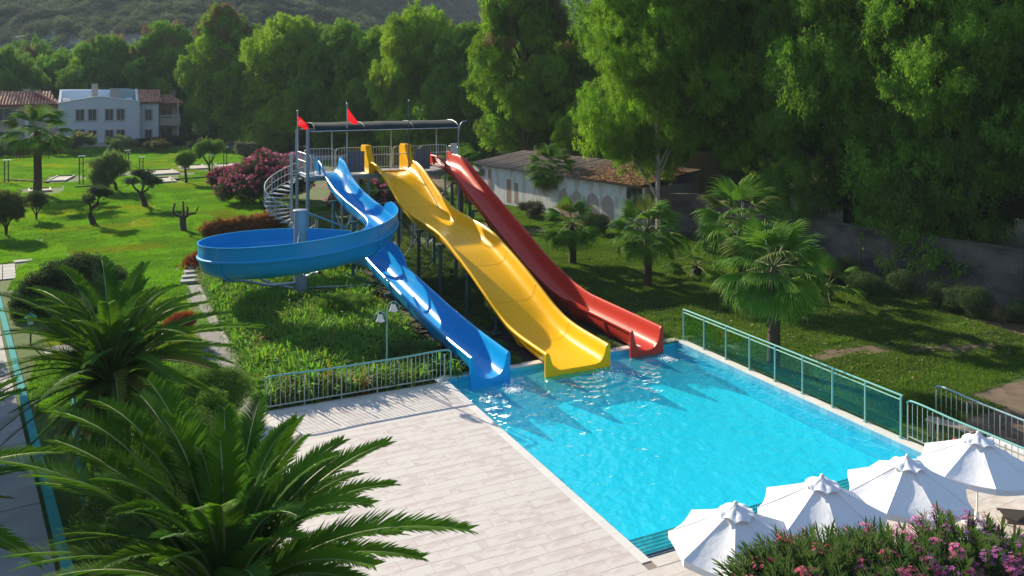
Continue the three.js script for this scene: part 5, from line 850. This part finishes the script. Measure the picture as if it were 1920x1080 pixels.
// ---------------------------------------------------------------- palms
function leafStrip(pos, idx, a, dir, side, L, w, sag) {     // a narrow folded leaflet with three joints
  const b = pos.length / 3, up = V(0, 1, 0), n = 3;
  for (let i = 0; i <= n; i++) { const t = i / n, c = a.clone().addScaledVector(dir, L * t).addScaledVector(up, -sag * L * t * t), ww = w * (i === n ? 0.05 : i === 0 ? 0.7 : 1 - 0.25 * (i - 1)); pos.push(c.x - side.x * ww / 2, c.y - side.y * ww / 2, c.z - side.z * ww / 2, c.x + side.x * ww / 2, c.y + side.y * ww / 2, c.z + side.z * ww / 2); }
  for (let i = 0; i < n; i++) { const k = b + i * 2; idx.push(k, k + 1, k + 2, k + 1, k + 3, k + 2); }
}
function dateFrond(tip, lift, seed) {             // feather frond from the origin to a tip: returns leaflets and rachis
  const r = rngOf(seed), T = V(...tip), len = T.length(), C = V(T.x * 0.32, T.y * 0.5 + len * lift, T.z * 0.32), at = t => V(0, 0, 0).addScaledVector(C, 2 * t * (1 - t)).addScaledVector(T, t * t), N = 112, pos = [], idx = [], rp = [];
  for (let i = 0; i <= 14; i++) { const p = at(i / 14); rp.push([p.x, p.y, p.z]); }
  for (let i = 0; i < N; i++) {
    const t = 0.10 + 0.90 * i / (N - 1), p = at(t), tan = at(Math.min(1, t + 0.02)).sub(at(t - 0.02)).normalize(), lat = tan.clone().cross(V(0, 1, 0)); if (lat.lengthSq() < 1e-4) lat.set(1, 0, 0); lat.normalize(); const up = lat.clone().cross(tan).normalize();
    for (const s of [-1, 1]) {
      const fold = 0.38 + 0.16 * (r() - 0.5), fwd = 0.55 + 0.75 * t, d = lat.clone().multiplyScalar(s).addScaledVector(up, fold).addScaledVector(tan, fwd + 0.14 * (r() - 0.5)).normalize();
      const L = (0.15 + 0.29 * Math.sin(Math.PI * clamp(0.14 + 0.82 * t))) * (0.88 + 0.24 * r()) * clamp(len / 3, 0.75, 1.2);
      leafStrip(pos, idx, p, d, tan.clone().addScaledVector(up, 0.5 * s).normalize(), L, 0.034, 0.05 + 0.14 * r());
    }
  }
  return [rawGeo(pos, idx), taperTube(rp, 0.028, 0.006, 5)];
}
const rachisM = mat(0.22, 0.26, 0.09, 0.5), dateM = [0, 1, 2, 3].map(k => leafMat([0.08, 0.11, 0.058, 0.13][k], [0.20, 0.235, 0.155, 0.155][k], [0.014, 0.012, 0.018, 0.025][k], 0.42, { roughness: 0.9, specularIntensity: 0.12 }));
function datePalm(label, heart, trunkR, tips, extra, seed) {
  const r = rngOf(seed), t = thing('date_palm', label, 'palm tree', [heart[0], -0.05, heart[2]]), y = heart[1] + 0.05;
  const bark = mat(0.085, 0.06, 0.04, 0.95), sc = new THREE.Shape([[-0.12, 0], [0.12, 0], [0.07, 0.2], [0, 0.26], [-0.07, 0.2]].map(p => new THREE.Vector2(...p))), sg = new THREE.ExtrudeGeometry(sc, { depth: 0.07, bevelEnabled: false }), stubs = [];
  part('trunk', taperTube([[0, 0, 0], [0, y * 0.5, 0], [0, y - 0.15, 0]], trunkR * 0.8, trunkR, 14), bark, t);
  for (let k = 0; k < 110; k++) { const g = sg.clone(), a = k * 2.4, yy = 0.2 + (y - 0.3) * k / 110; g.rotateX(0.45); g.translate(0, 0, trunkR * lerp(0.74, 0.98, yy / y)); g.rotateY(a); g.translate(0, yy - 0.1, 0); stubs.push(g); }
  part('leaf_bases', stubs, bark, t, 'stuff');
  const all = tips.map(p => [p, 0.22 + 0.1 * r(), 0]);
  for (let k = 0; k < extra; k++) { const a = k * 2.399 + seed, f = k / extra, el = lerp(1.2, -0.95, f), L = lerp(1.5, 2.8, Math.sin(Math.PI * (0.3 + 0.6 * f))); all.push([[Math.cos(a) * Math.cos(el) * L, Math.sin(el) * L, Math.sin(a) * Math.cos(el) * L], 0.24 + 0.16 * r(), 1]); }
  all.forEach(([p, lift], k) => { const [lf, ra] = dateFrond(p, lift, seed * 100 + k); const f = part('frond', lf.translate(0, y, 0), dateM[(k + (p[1] < 0.4 ? 1 : 0)) % 4 === 3 && p[1] > 1 ? 0 : (k % 4)], t); part('rachis', ra.translate(0, y, 0), rachisM, f); });
  return t;
}
datePalm('upper of the two large date palms at lower left, beside the garden path', [-10.15, 2.65, 4.2], 0.34, [[-2.27, 1.27, 0.02], [-1.17, 2.58, -2.23], [-0.23, 2.70, -2.33], [0.78, 2.66, -1.29], [1.97, 2.02, -0.16], [3.26, 1.33, 1.01], [2.83, 1.42, -0.30], [2.01, 0.85, 2.08], [1.82, 1.30, 1.43], [0.27, 1.92, 1.24], [-2.62, 2.02, -2.37], [-2.56, 1.91, -1.23], [-2.42, 0.66, 0.50], [-1.53, -0.07, 1.48], [-0.89, 0.21, 2.23], [0.93, 0.13, 2.89], [-1.88, 1.88, -3.35], [1.57, 1.57, -1.80], [-0.62, 1.49, -3.18], [0.61, 1.52, 1.63], [1.37, 0.78, 2.66], [-0.60, 1.23, 2.04], [0.06, 0.32, 2.69], [-2.28, 1.04, -2.43], [2.57, 0.96, 1.02], [0.43, 1.61, -3.12]], 76, 7);
datePalm('nearest date palm at the bottom left, its fronds reaching over the pale deck', [-8.74, 2.48, 14.31], 0.36, [[-0.91, 2.82, -2.33], [-1.12, 2.26, -1.54], [-0.43, 2.16, -1.87], [-0.27, 2.24, -0.68], [-0.54, 2.30, 1.18], [1.13, 2.35, -0.90], [1.54, 2.03, -0.04], [2.31, 2.08, -0.11], [3.02, 1.31, 1.34], [0.23, 2.32, -1.78], [0.72, 2.43, -1.76], [-2.23, 2.41, -2.74], [-2.30, 1.63, -1.99], [-2.41, 2.12, -1.16], [-1.32, 2.07, 0.36], [-2.61, 1.19, -0.92], [-2.96, 2.10, -1.98], [-1.96, 1.91, 0.28], [-0.91, 2.12, 1.34], [0.62, 1.95, 1.74], [1.27, 1.92, 1.28], [1.50, 1.51, 1.94], [0.32, 2.19, 0.48], [-1.64, 1.75, -2.45], [0.64, 2.30, 0.20], [-1.48, 1.80, 1.06], [-0.47, 2.26, -2.56], [-1.6, 2.5, -2.6], [-1.9, 1.9, -2.2], [-0.75, 2.55, -1.4], [-1.0, 2.4, -2.9], [-2.2, 2.0, -2.6], [0.1, 2.6, -1.1]], 66, 11);
datePalm('date palm cut off by the left edge, only its frond tips in view', [-13.4, 2.7, 9.8], 0.34, [], 34, 13);
// fan palms
function fanLeaf(seed, R) {                       // pleated fan with drooping, split tips; the stalk end at the origin, the fan along +z
  const r = rngOf(seed), pos = [], idx = [], N = 26, A = 2.5;
  for (let k = 0; k < N; k++) {
    const a0 = -A / 2 + A * k / N, a1 = a0 + A / N, am = (a0 + a1) / 2, L = R * (0.82 + 0.18 * Math.cos(am * 0.9)) * (0.92 + 0.16 * r()), b = pos.length / 3, P = (a, rr, y) => pos.push(Math.sin(a) * rr, y, Math.cos(a) * rr), cup = -0.10 * Math.abs(am);
    P(am, 0.02, 0); P(a0, L * 0.55, cup * 0.5); P(am, L * 0.56, cup * 0.5 + 0.045 * R); P(a1, L * 0.55, cup * 0.5); const dr = -(0.16 + 0.22 * r()) * R;
    P(am - 0.022, L * 0.85, cup + dr * 0.3); P(am + 0.022, L * 0.85, cup + dr * 0.3); P(am + 0.05 * (r() - 0.5), L * 1.02, cup + dr);
    idx.push(b, b + 1, b + 2, b, b + 2, b + 3, b + 1, b + 4, b + 2, b + 2, b + 4, b + 5, b + 2, b + 5, b + 3, b + 4, b + 6, b + 5);
  }
  return toCreasedNormals(rawGeo(pos, idx), 0.5);
}
const FANS = [0, 1, 2].map(k => fanLeaf(500 + k, 1)), fanM = [leafMat(0.13, 0.28, 0.02, 0.45, { roughness: 0.85, specularIntensity: 0.25 }), leafMat(0.10, 0.23, 0.025, 0.42, { roughness: 0.85, specularIntensity: 0.25 }), leafMat(0.17, 0.22, 0.035, 0.45, { roughness: 0.85, specularIntensity: 0.25 }), leafMat(0.14, 0.10, 0.05, 0.25)], stalkM = mat(0.17, 0.19, 0.06, 0.6);
function fanPalm(label, x, z, trunkH, R, n, seed, o = {}) {
  const r = rngOf(seed), t = thing('fan_palm', label, 'palm tree', [x, -0.05, z], 0, o.group), tr = o.tr || 0.17, bark = mat(0.075, 0.05, 0.035, 0.95);
  part('trunk', taperTube([[0, 0, 0], [0.03, trunkH * 0.3, 0], [0, trunkH * 0.7, 0.02], [0, trunkH, 0]], tr * 1.25, tr * 0.9, 12), bark, t);
  const sg = new THREE.ConeGeometry(0.06, 0.24, 4), st = []; for (let k = 0; k < 60; k++) { const g = sg.clone(), a = k * 2.4, f = k / 60; g.rotateX(0.8); g.translate(0, 0, tr * 1.02); g.rotateY(a); g.translate(0, trunkH * (0.35 + 0.63 * f), 0); st.push(g); } part('leaf_bases', st, bark, t, 'stuff');
  for (let k = 0; k < n; k++) {
    const f = k / (n - 1), a = k * 2.399 + seed, el = lerp(1.35, -0.75, Math.pow(f, 0.8)), sl = R * (0.42 + 0.42 * Math.sin(Math.PI * (0.25 + 0.6 * f))) * (0.9 + 0.2 * r()), dead = f > 0.86 && o.dead;
    const d = V(Math.cos(a) * Math.cos(el), Math.sin(el), Math.sin(a) * Math.cos(el)), e = d.clone().multiplyScalar(sl), bend = -0.22 * sl * Math.max(0, Math.cos(el)); e.y += bend;
    const fr = part('frond', FANS[k % 3], dead ? fanM[3] : fanM[(r() * (f < 0.3 ? 3 : 2)) | 0], t), stalk = part('stalk', taperTube([[0, 0, 0], [e.x * 0.5, e.y * 0.5 + 0.08 * sl, e.z * 0.5], [e.x, e.y, e.z]].map(p => [p[0], p[1] + trunkH, p[2]]), 0.022, 0.014, 5), stalkM, t);
    const dir = V(d.x, Math.sin(el - 0.35), d.z).normalize(), m = new THREE.Matrix4().lookAt(dir, V(0, 0, 0), V(0, 1, 0)), s = R * (0.78 + 0.14 * r());
    fr.position.set(e.x, e.y + trunkH, e.z); fr.quaternion.setFromRotationMatrix(m); fr.rotateZ((r() - 0.5) * 0.7); fr.scale.set(s, s, s);
  }
  return t;
}
fanPalm('tall fan palm against the shed wall, with some drooping dead leaves', 20.26, -30.05, 3.5, 1.35, 40, 3, { dead: true, tr: 0.2 });
fanPalm('short fan palm on the grass nearest the red slide', 12.82, -13.79, 2.2, 1.12, 28, 4);
fanPalm('fan palm right of the short one, between it and the pool railing pair', 13.67, -7.87, 2.75, 1.25, 30, 5, {});
fanPalm('fan palm behind the big one at the glass railing', 15.9, -3.6, 3.7, 1.45, 36, 6);
fanPalm('big fan palm just outside the glass railing of the pool', 10.7, 3.98, 3.55, 1.35, 38, 8, { tr: 0.19 });
fanPalm('far fan palm on the left lawn in front of the white house', -15.96, -59.7, 5.6, 1.95, 30, 9, { dead: true, tr: 0.3 });
fanPalm('small fan palm behind the tower railing, left of the yellow slide start', 6.2, -33, 3.3, 1.2, 18, 10);
fanPalm('small fan palm behind the right end of the tower railing', 13.2, -31, 3.9, 1.2, 18, 12);
fanPalm('low fan palm in the shade behind the leftmost of the pair by the railing', 17.2, -8.5, 0.5, 1.1, 16, 14);
fanPalm('low dark fan palm in deep shade right of the big one', 19.5, -2.0, 0.6, 1.2, 16, 15);
{ // spiky yucca in the shade
  const t = thing('yucca', 'spiky yucca in deep shade right of the fan palms', 'yucca', [22.6, -0.05, -5.2]), r = rngOf(77), pos = [], idx = [];
  for (let k = 0; k < 90; k++) { const a = k * 2.4, el = 1.4 - 1.6 * k / 90, d = V(Math.cos(a) * Math.cos(el), Math.sin(el), Math.sin(a) * Math.cos(el)), s = d.clone().cross(V(0, 1, 0)).normalize(); leafStrip(pos, idx, V(0, 0.75, 0), d, s, 0.8 + 0.2 * r(), 0.05, 0.1); }
  part('leaves', rawGeo(pos, idx), leafMat(0.06, 0.1, 0.03, 0.2), t); part('trunk', taperTube([[0, 0, 0], [0.04, 0.4, 0], [0, 0.8, 0]], 0.12, 0.1), M.barkDark, t);
}
// ---------------------------------------------------------------- oleanders in front of the umbrellas
const sprig = [0, 1].map(q => { const r = rngOf(600 + q), pos = [], idx = []; for (let k = 0; k < 30; k++) { const a = k * 2.1, y = 0.05 + 0.5 * k / 30, el = 0.35 + 0.8 * k / 30 + 0.2 * (r() - 0.5), d = V(Math.cos(a) * Math.cos(el), Math.sin(el), Math.sin(a) * Math.cos(el)), s = d.clone().cross(V(0, 1, 0)).normalize(); leafStrip(pos, idx, V(0, y, 0), d, s, 0.13 + 0.07 * r(), 0.024, 0.12); } return merged([rawGeo(pos, idx), rod([0, -0.25, 0], [0, 0.55, 0], 0.007, 0.004, 4)]); });
const flowerHead = [0, 1].map(q => { const r = rngOf(610 + q), pos = [], idx = []; for (let k = 0; k < 13; k++) { const c = V((r() - 0.5) * 0.15, 0.03 + r() * 0.10, (r() - 0.5) * 0.15), n = V(c.x * 5, 0.5 + r(), c.z * 5).normalize(), u = n.clone().cross(V(0.3, 0.2, 1)).normalize(), v = n.clone().cross(u), ph = r() * 6; for (let p = 0; p < 5; p++) { const a = ph + p / 5 * 6.283, b = pos.length / 3, P = (x, rr, hh) => { const w = c.clone().addScaledVector(u, Math.cos(x) * rr).addScaledVector(v, Math.sin(x) * rr).addScaledVector(n, hh); pos.push(w.x, w.y, w.z); }; P(a, 0.003, 0); P(a - 0.5, 0.022, 0.008); P(a + 0.5, 0.022, 0.008); P(a + 0.12, 0.032, 0.004); idx.push(b, b + 1, b + 2, b + 1, b + 3, b + 2); } } return rawGeo(pos, idx); });
function oleander(label, x, y, z, R, H, n, nf, fc, col, seed) {
  const r = rngOf(seed), t = thing('flowering_oleander', label, 'oleander', [x, -0.02, z]), mats = [[], []], cols = [[], []], fm = [[], []], fcs = [[], []], st = [];
  for (let k = 0; k < 14; k++) { const a = k * 2.4, q = R * 0.7 * Math.sqrt(k / 14); st.push(taperTube([[Math.cos(a) * 0.15, 0, Math.sin(a) * 0.15], [Math.cos(a) * q * 0.5, H * 0.5, Math.sin(a) * q * 0.5], [Math.cos(a) * q, H * 0.92, Math.sin(a) * q]], 0.03, 0.012, 5)); } part('stem', st, M.bark, t);
  for (let k = 0; k < n; k++) {
    const a = r() * 6.283, u = Math.pow(r(), 0.55), el = Math.asin(clamp(u * 1.25 - 0.25, -1, 1)), bump = 0.82 + 0.36 * vnoise(a * 2 + seed, el * 3 + 5, seed), in_ = 0.72 + 0.3 * r(), p = V(Math.cos(a) * Math.cos(el) * R * bump * in_, y + (H - y) * Math.sin(el) * bump * in_, Math.sin(a) * Math.cos(el) * R * bump * in_);
    const out = V(p.x, (p.y - y) * 0.9 + R * 0.55, p.z).normalize().add(V((r() - 0.5) * 0.7, 0.15, (r() - 0.5) * 0.7)).normalize(), q = new THREE.Quaternion().setFromUnitVectors(V(0, 1, 0), out), v = k & 1, s = 0.9 + 0.55 * r();
    mats[v].push(new THREE.Matrix4().compose(p, q, V(s, s, s))); cols[v].push(jitter(r, col, 0.3));
    if (k < nf) { const fp = p.clone().addScaledVector(out, 0.5 * s), fs = 0.75 + 0.7 * r(); fm[v].push(new THREE.Matrix4().compose(fp, q, V(fs, fs, fs))); fcs[v].push(jitter(r, fc[(r() * fc.length) | 0], 0.25)); }
  }
  for (const v of [0, 1]) { inst('foliage', sprig[v], LM.plain, mats[v], t, cols[v], 'stuff'); inst('flowers', flowerHead[v], LM.flower, fm[v], t, fcs[v], 'stuff'); }
}
oleander('oleander with crimson-pink buds in front of the second umbrella', -0.15, 1.5, 16.75, 1.1, 1.98, 620, 95, [[0.55, 0.05, 0.12], [0.62, 0.12, 0.2]], [0.06, 0.115, 0.022], 21);
oleander('oleander with sparse pink flowers between the crimson and the purple ones', 1.05, 1.4, 17.1, 0.95, 2.05, 420, 70, [[0.6, 0.1, 0.24], [0.55, 0.16, 0.3]], [0.055, 0.11, 0.02], 22);
oleander('oleander thick with purple-pink flowers at the bottom right corner', 2.55, 1.3, 17.6, 1.25, 1.95, 620, 270, [[0.52, 0.15, 0.42], [0.45, 0.14, 0.45], [0.6, 0.14, 0.3]], [0.06, 0.12, 0.02], 23);
// ---------------------------------------------------------------- strap-leaved planting, ground cover, grass
const strap = [0, 1, 2].map(q => { const r = rngOf(700 + q), pos = [], idx = []; for (let k = 0; k < 34; k++) { const a = r() * 6.283, el = 0.9 + 0.6 * r(), d = V(Math.cos(a) * Math.cos(el), Math.sin(el), Math.sin(a) * Math.cos(el)), s = V(-Math.sin(a), 0, Math.cos(a)); leafStrip(pos, idx, V((r() - 0.5) * 0.25, 0, (r() - 0.5) * 0.25), d, s, 0.55 + 0.5 * r(), 0.042, 0.35 + 0.55 * r()); } return rawGeo(pos, idx); });
{
  const r = rngOf(88), mats = [[], [], []], cols = [[], [], []];
  for (let i = 0; i < 3300; i++) {
    const x = lerp(-5.9, 1.0, r()), z = lerp(-19.5, -0.15, r());
    if (Math.hypot(x + 1.1, z + 9.4) < 1.4 || Math.hypot(x + 2.35, z + 12.1) < 0.5 || (x > 0.5 && z > -11)) continue; if (x > -0.8 && z > -4.2 && r() < 0.9) continue;
    const v = (r() * 3) | 0, s = (1.05 + 0.5 * r()) * (0.8 + 0.5 * vnoise(x * 0.8, z * 0.8, 5)), y = r();
    mats[v].push(xform(x, -0.06, z, [s, s * (0.85 + 0.3 * r()), s], r() * 6.28)); const m = vnoise(x * 0.6 + 3, z * 0.6, 8); cols[v].push(y < 0.035 ? lin(0.3, 0.22, 0.03) : lin((0.13 + 0.07 * m) * (0.75 + 0.5 * r()), (0.28 + 0.12 * m) * (0.75 + 0.5 * r()), 0.022));
  }
  const g = new THREE.Group(); g.name = 'strap_leaf_plants'; scene.add(g); tag(g, 'mass of tall strap-leaved plants filling the bed behind the bar railing', 'plants', null, 'stuff');
  strap.forEach((q, v) => inst('leaves', q, LM.grass, mats[v], g, cols[v], 'stuff'));
}
{ // leafy ground cover under and between the slides
  const r = rngOf(91), mats = [[], []], cols = [[], []];
  for (let i = 0; i < 1500; i++) { const x = lerp(2.3, 9.4, r()), z = lerp(-21, -0.35, r()); if ((x > 3.05 && x < 6.2 && z > -5.2) || (x > 6.9 && x < 8.8 && z > -8.5)) continue; if (r() > 0.45 + 0.6 * vnoise(x * 0.7, z * 0.7, 15)) continue; const s = 0.24 + 0.2 * r(), v = i & 1; mats[v].push(xform(x, 0.02, z, [s, s * 0.75, s], r() * 6.28)); cols[v].push(jitter(r, [0.09, 0.18, 0.02], 0.4)); }
  for (let i = 0; i < 700; i++) { const x = lerp(-1.5, 9.5, r()), z = lerp(-34, -18, r()); const s = 0.2 + 0.25 * r(), v = i & 1; if (r() > 0.3 + 0.7 * vnoise(x * 0.6, z * 0.6, 16)) continue; mats[v].push(xform(x, 0.02, z, [s, s * 0.75, s], r() * 6.28)); cols[v].push(jitter(r, [0.13, 0.19, 0.025], 0.4)); }
  const g = new THREE.Group(); g.name = 'ground_cover'; scene.add(g); tag(g, 'low leafy ground cover growing under and between the slides', 'ground cover', null, 'stuff');
  CLOUD.small.forEach((q, v) => inst('leaves', q, LM.plain, mats[v], g, cols[v], 'stuff'));
}
{
  const blade = (n, S, h, w, seed) => { const r = rngOf(seed), pos = [], idx = []; for (let k = 0; k < n; k++) { const x = (r() - 0.5) * S, z = (r() - 0.5) * S, a = r() * 6.283, l = h * (0.6 + 0.8 * r()) * (0.6 + 0.8 * vnoise(x * 2.2 + 7, z * 2.2 + 7, seed)), b = pos.length / 3, tx = (r() - 0.5) * l * 1.2, tz = (r() - 0.5) * l * 1.2; pos.push(x - Math.cos(a) * w, 0, z - Math.sin(a) * w, x + Math.cos(a) * w, 0, z + Math.sin(a) * w, x + tx, l, z + tz); idx.push(b, b + 1, b + 2); } return rawGeo(pos, idx); };
  const far = [0, 1].map(k => blade(2600, 2.2, 0.085, 0.022, 720 + k)), r = rngOf(99), mats = [[], []], cols = [[], []], free = (x, z) => {
    if (x > 12.2 && x < 20.5 && Math.abs(z - (3.55 + Math.max(0, x - 14) * 0.33)) < 0.45) return false; if (x > 9 && z > (x < 11.6 ? 10.6 : x < 13.6 ? 10.6 - (x - 11.6) * 0.9 : 8.6 - (x - 13.6) * 0.2)) return false;
    if (inRect(x, z, -18, 6, -83, -58)) { for (const [lx, lz, w, l] of [[-14.6, -71.3, 2.2, 5.4], [-15.9, -61.8, 2.4, 3], [-9.2, -73.2, 1.8, 4.4], [-4.9, -73.4, 3.4, 5.4], [-5.3, -65.3, 2.6, 5], [-1.3, -77.5, 3.3, 5.4], [2.3, -78, 2.4, 4.2]]) if (Math.abs(x - lx) < w / 2 + 0.9 && Math.abs(z - lz) < l / 2 + 0.9) return false; }
    return true;
  };
  for (let x = -24; x < 24; x += 1.8) for (let z = -117; z < 16; z += 1.8) {
    const px = x + (r() - 0.5) * 0.7, pz = z + (r() - 0.5) * 0.7; if (!free(px, pz)) continue;
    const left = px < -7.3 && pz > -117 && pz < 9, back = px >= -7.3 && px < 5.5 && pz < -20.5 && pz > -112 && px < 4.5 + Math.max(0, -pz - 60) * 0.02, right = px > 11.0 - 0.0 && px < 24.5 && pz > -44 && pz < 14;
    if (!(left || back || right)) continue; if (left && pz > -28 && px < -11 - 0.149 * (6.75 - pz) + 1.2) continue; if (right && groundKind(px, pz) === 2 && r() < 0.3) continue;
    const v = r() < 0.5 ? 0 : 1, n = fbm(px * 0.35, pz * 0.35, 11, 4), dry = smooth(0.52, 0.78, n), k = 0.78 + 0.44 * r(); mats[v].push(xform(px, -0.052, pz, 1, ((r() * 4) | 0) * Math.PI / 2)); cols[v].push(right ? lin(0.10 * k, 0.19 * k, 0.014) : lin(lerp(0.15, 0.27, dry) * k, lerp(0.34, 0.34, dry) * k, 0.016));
  }
  for (let z = 0.6; z < 8.5; z += 1.0) { mats[0].push(xform(10.45, -0.052, z, 0.46, ((r() * 4) | 0) * Math.PI / 2)); cols[0].push(lin(0.10, 0.19, 0.014)); }
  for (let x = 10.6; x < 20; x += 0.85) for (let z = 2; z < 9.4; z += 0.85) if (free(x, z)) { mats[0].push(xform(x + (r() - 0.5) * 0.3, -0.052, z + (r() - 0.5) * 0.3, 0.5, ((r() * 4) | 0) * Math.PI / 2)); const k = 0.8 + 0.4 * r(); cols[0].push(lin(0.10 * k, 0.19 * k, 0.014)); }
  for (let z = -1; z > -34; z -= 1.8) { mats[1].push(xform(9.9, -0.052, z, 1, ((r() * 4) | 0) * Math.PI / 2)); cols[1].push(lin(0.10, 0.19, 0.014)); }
  const g = new THREE.Group(); g.name = 'grass'; scene.add(g); tag(g, 'short green lawn grass around the pool garden', 'grass', null, 'stuff');
  far.forEach((q, v) => inst('blades', q, LM.grass, mats[v], g, cols[v], 'stuff'));
  // fallen leaves on the ground right of the slides
  const lg = new THREE.CircleGeometry(0.06, 5); lg.scale(1, 0.5, 1); const ms = [], cs = [];
  for (let i = 0; i < 9000; i++) { const x = lerp(9.95, 24, Math.pow(r(), 0.8)), z = lerp(-34, 7, r()); if (r() > 0.25 + 0.9 * vnoise(x * 0.5, z * 0.5, 12)) continue; ms.push(xform(x, -0.01 + r() * 0.02, z, 0.6 + r() * 0.8, r() * 6, -Math.PI / 2 + (r() - 0.5) * 1.1, 0)); const k = 0.7 + 0.6 * r(); cs.push(lin(0.22 * k, 0.16 * k, 0.07 * k)); }
  const lv = inst('fallen_leaves', lg, mat(1, 1, 1, 0.8), ms, scene, cs, 'stuff'); tag(lv, 'dry leaves scattered over the grass under the right-hand trees', 'leaves');
}
// ---------------------------------------------------------------- hills
{
  const fw = V(Math.sin(0.448578), 0, -Math.cos(0.448578)), rt = V(Math.cos(0.448578), 0, Math.sin(0.448578)), P = (d, l) => [-10.2 + fw.x * d + rt.x * l, 26.4 + fw.z * d + rt.z * l];
  const h1 = (d, l) => { const ridge = smooth(120, -150, l), n = fbm(d * 0.02 + 9, l * 0.02 + 9, 301, 5), cliff = 7 * smooth(0, 14, d - 258 - 30 * (fbm(l * 0.02, 3, 311, 3) - 0.5)) * smooth(-190, -150, l) * (1 - smooth(-60, -20, l)); return -2 + ridge * (Math.max(0, d - 195) * 0.30 + cliff) + (n - 0.5) * 16 * smooth(195, 260, d) * ridge + 3 * (fbm(d * 0.09, l * 0.09, 321, 3) - 0.5); };
  const h2 = (d, l) => -3 + smooth(330, 800, d) * (150 + 60 * (fbm(l * 0.006 + 5, 2, 331, 3) - 0.3)) + 40 * (fbm(d * 0.012, l * 0.012, 341, 4) - 0.5) * smooth(330, 450, d);
  function hill(hf, d0, d1, l0, l1, nd, nl, name, colFn) {
    const pos = [], idx = [], col = [], uv = []; for (let i = 0; i <= nd; i++) for (let j = 0; j <= nl; j++) { const d = lerp(d0, d1, i / nd), l = lerp(l0, l1, j / nl), [x, z] = P(d, l); pos.push(x, hf(d, l), z); uv.push(x * 0.05, z * 0.05); }
    for (let i = 0; i < nd; i++) for (let j = 0; j < nl; j++) { const a = i * (nl + 1) + j, b = a + nl + 1; idx.push(a, a + 1, b, b, a + 1, b + 1); }
    const g = rawGeo(pos, idx, uv), nm = g.attributes.normal; for (let i = 0; i <= nd; i++) for (let j = 0; j <= nl; j++) { const k = i * (nl + 1) + j; col.push(...colFn(lerp(d0, d1, i / nd), lerp(l0, l1, j / nl), nm.getY(k))); }
    g.setAttribute('color', new THREE.BufferAttribute(new Float32Array(col), 3)); return struct(name, g, new THREE.MeshStandardMaterial({ vertexColors: true, roughness: 1, side: THREE.DoubleSide }));
  }
  hill(h1, 185, 520, -330, 160, 150, 180, 'hillside', (d, l, ny) => { const n = fbm(d * 0.12, l * 0.12, 351, 4), rock = smooth(0.93, 0.80, ny) * smooth(240, 250, d) * smooth(300, 285, d), t = 0.7 + 0.6 * n; return [lerp(0.06, 0.2, rock) * t, lerp(0.085, 0.195, rock) * t, lerp(0.04, 0.175, rock) * t]; });
  hill(h2, 330, 950, -560, 700, 110, 160, 'far_hillside', (d, l) => { const t = 0.7 + 0.6 * fbm(d * 0.1, l * 0.1, 361, 3); return [0.045 * t, 0.065 * t, 0.03 * t]; });
  const scatter = (name, label, cat, hf, n, d0, d1, l0, l1, s0, s1, base, seed, cut) => {
    const r = rngOf(seed), mats = [[], []], cols = [[], []]; for (let i = 0; i < n; i++) { const d = lerp(d0, d1, r()), l = lerp(l0, l1, r()); if (cut(d, l, r())) continue; const [x, z] = P(d, l), s = lerp(s0, s1, r() * r()), v = i & 1; mats[v].push(xform(x, hf(d, l) + s * 0.35, z, [s, s * (0.7 + 0.4 * r()), s], r() * 6.28)); cols[v].push(jitter(r, base, 0.45)); }
    const g = new THREE.Group(); g.name = name; scene.add(g); tag(g, label, cat, null, 'stuff'); CLOUD.small.forEach((q, v) => inst('bushes', q, LM.plain, mats[v], g, cols[v], 'stuff'));
  };
  scatter('hill_scrub', 'grey-green scrub covering the rocky hillside at the upper left', 'scrub', h1, 24000, 190, 500, -300, 140, 1.5, 4.2, [0.095, 0.135, 0.055], 401, (d, l, q) => { const n = fbm(d * 0.03, l * 0.03, 371, 3); return q > smooth(0.2, 0.5, n) + 0.3 || (d > 254 && d < 272 && l > -160 && l < -70 && q > 0.35); });
  scatter('hill_forest', 'bluish wooded far hillside behind the tall trees', 'forest', h2, 9000, 345, 800, -300, 480, 3.0, 6.5, [0.035, 0.06, 0.022], 402, () => false);
}
scene.fog = new THREE.FogExp2(new THREE.Color(0.72, 0.84, 1.0), 0.00028);
renderer.render(scene, camera);
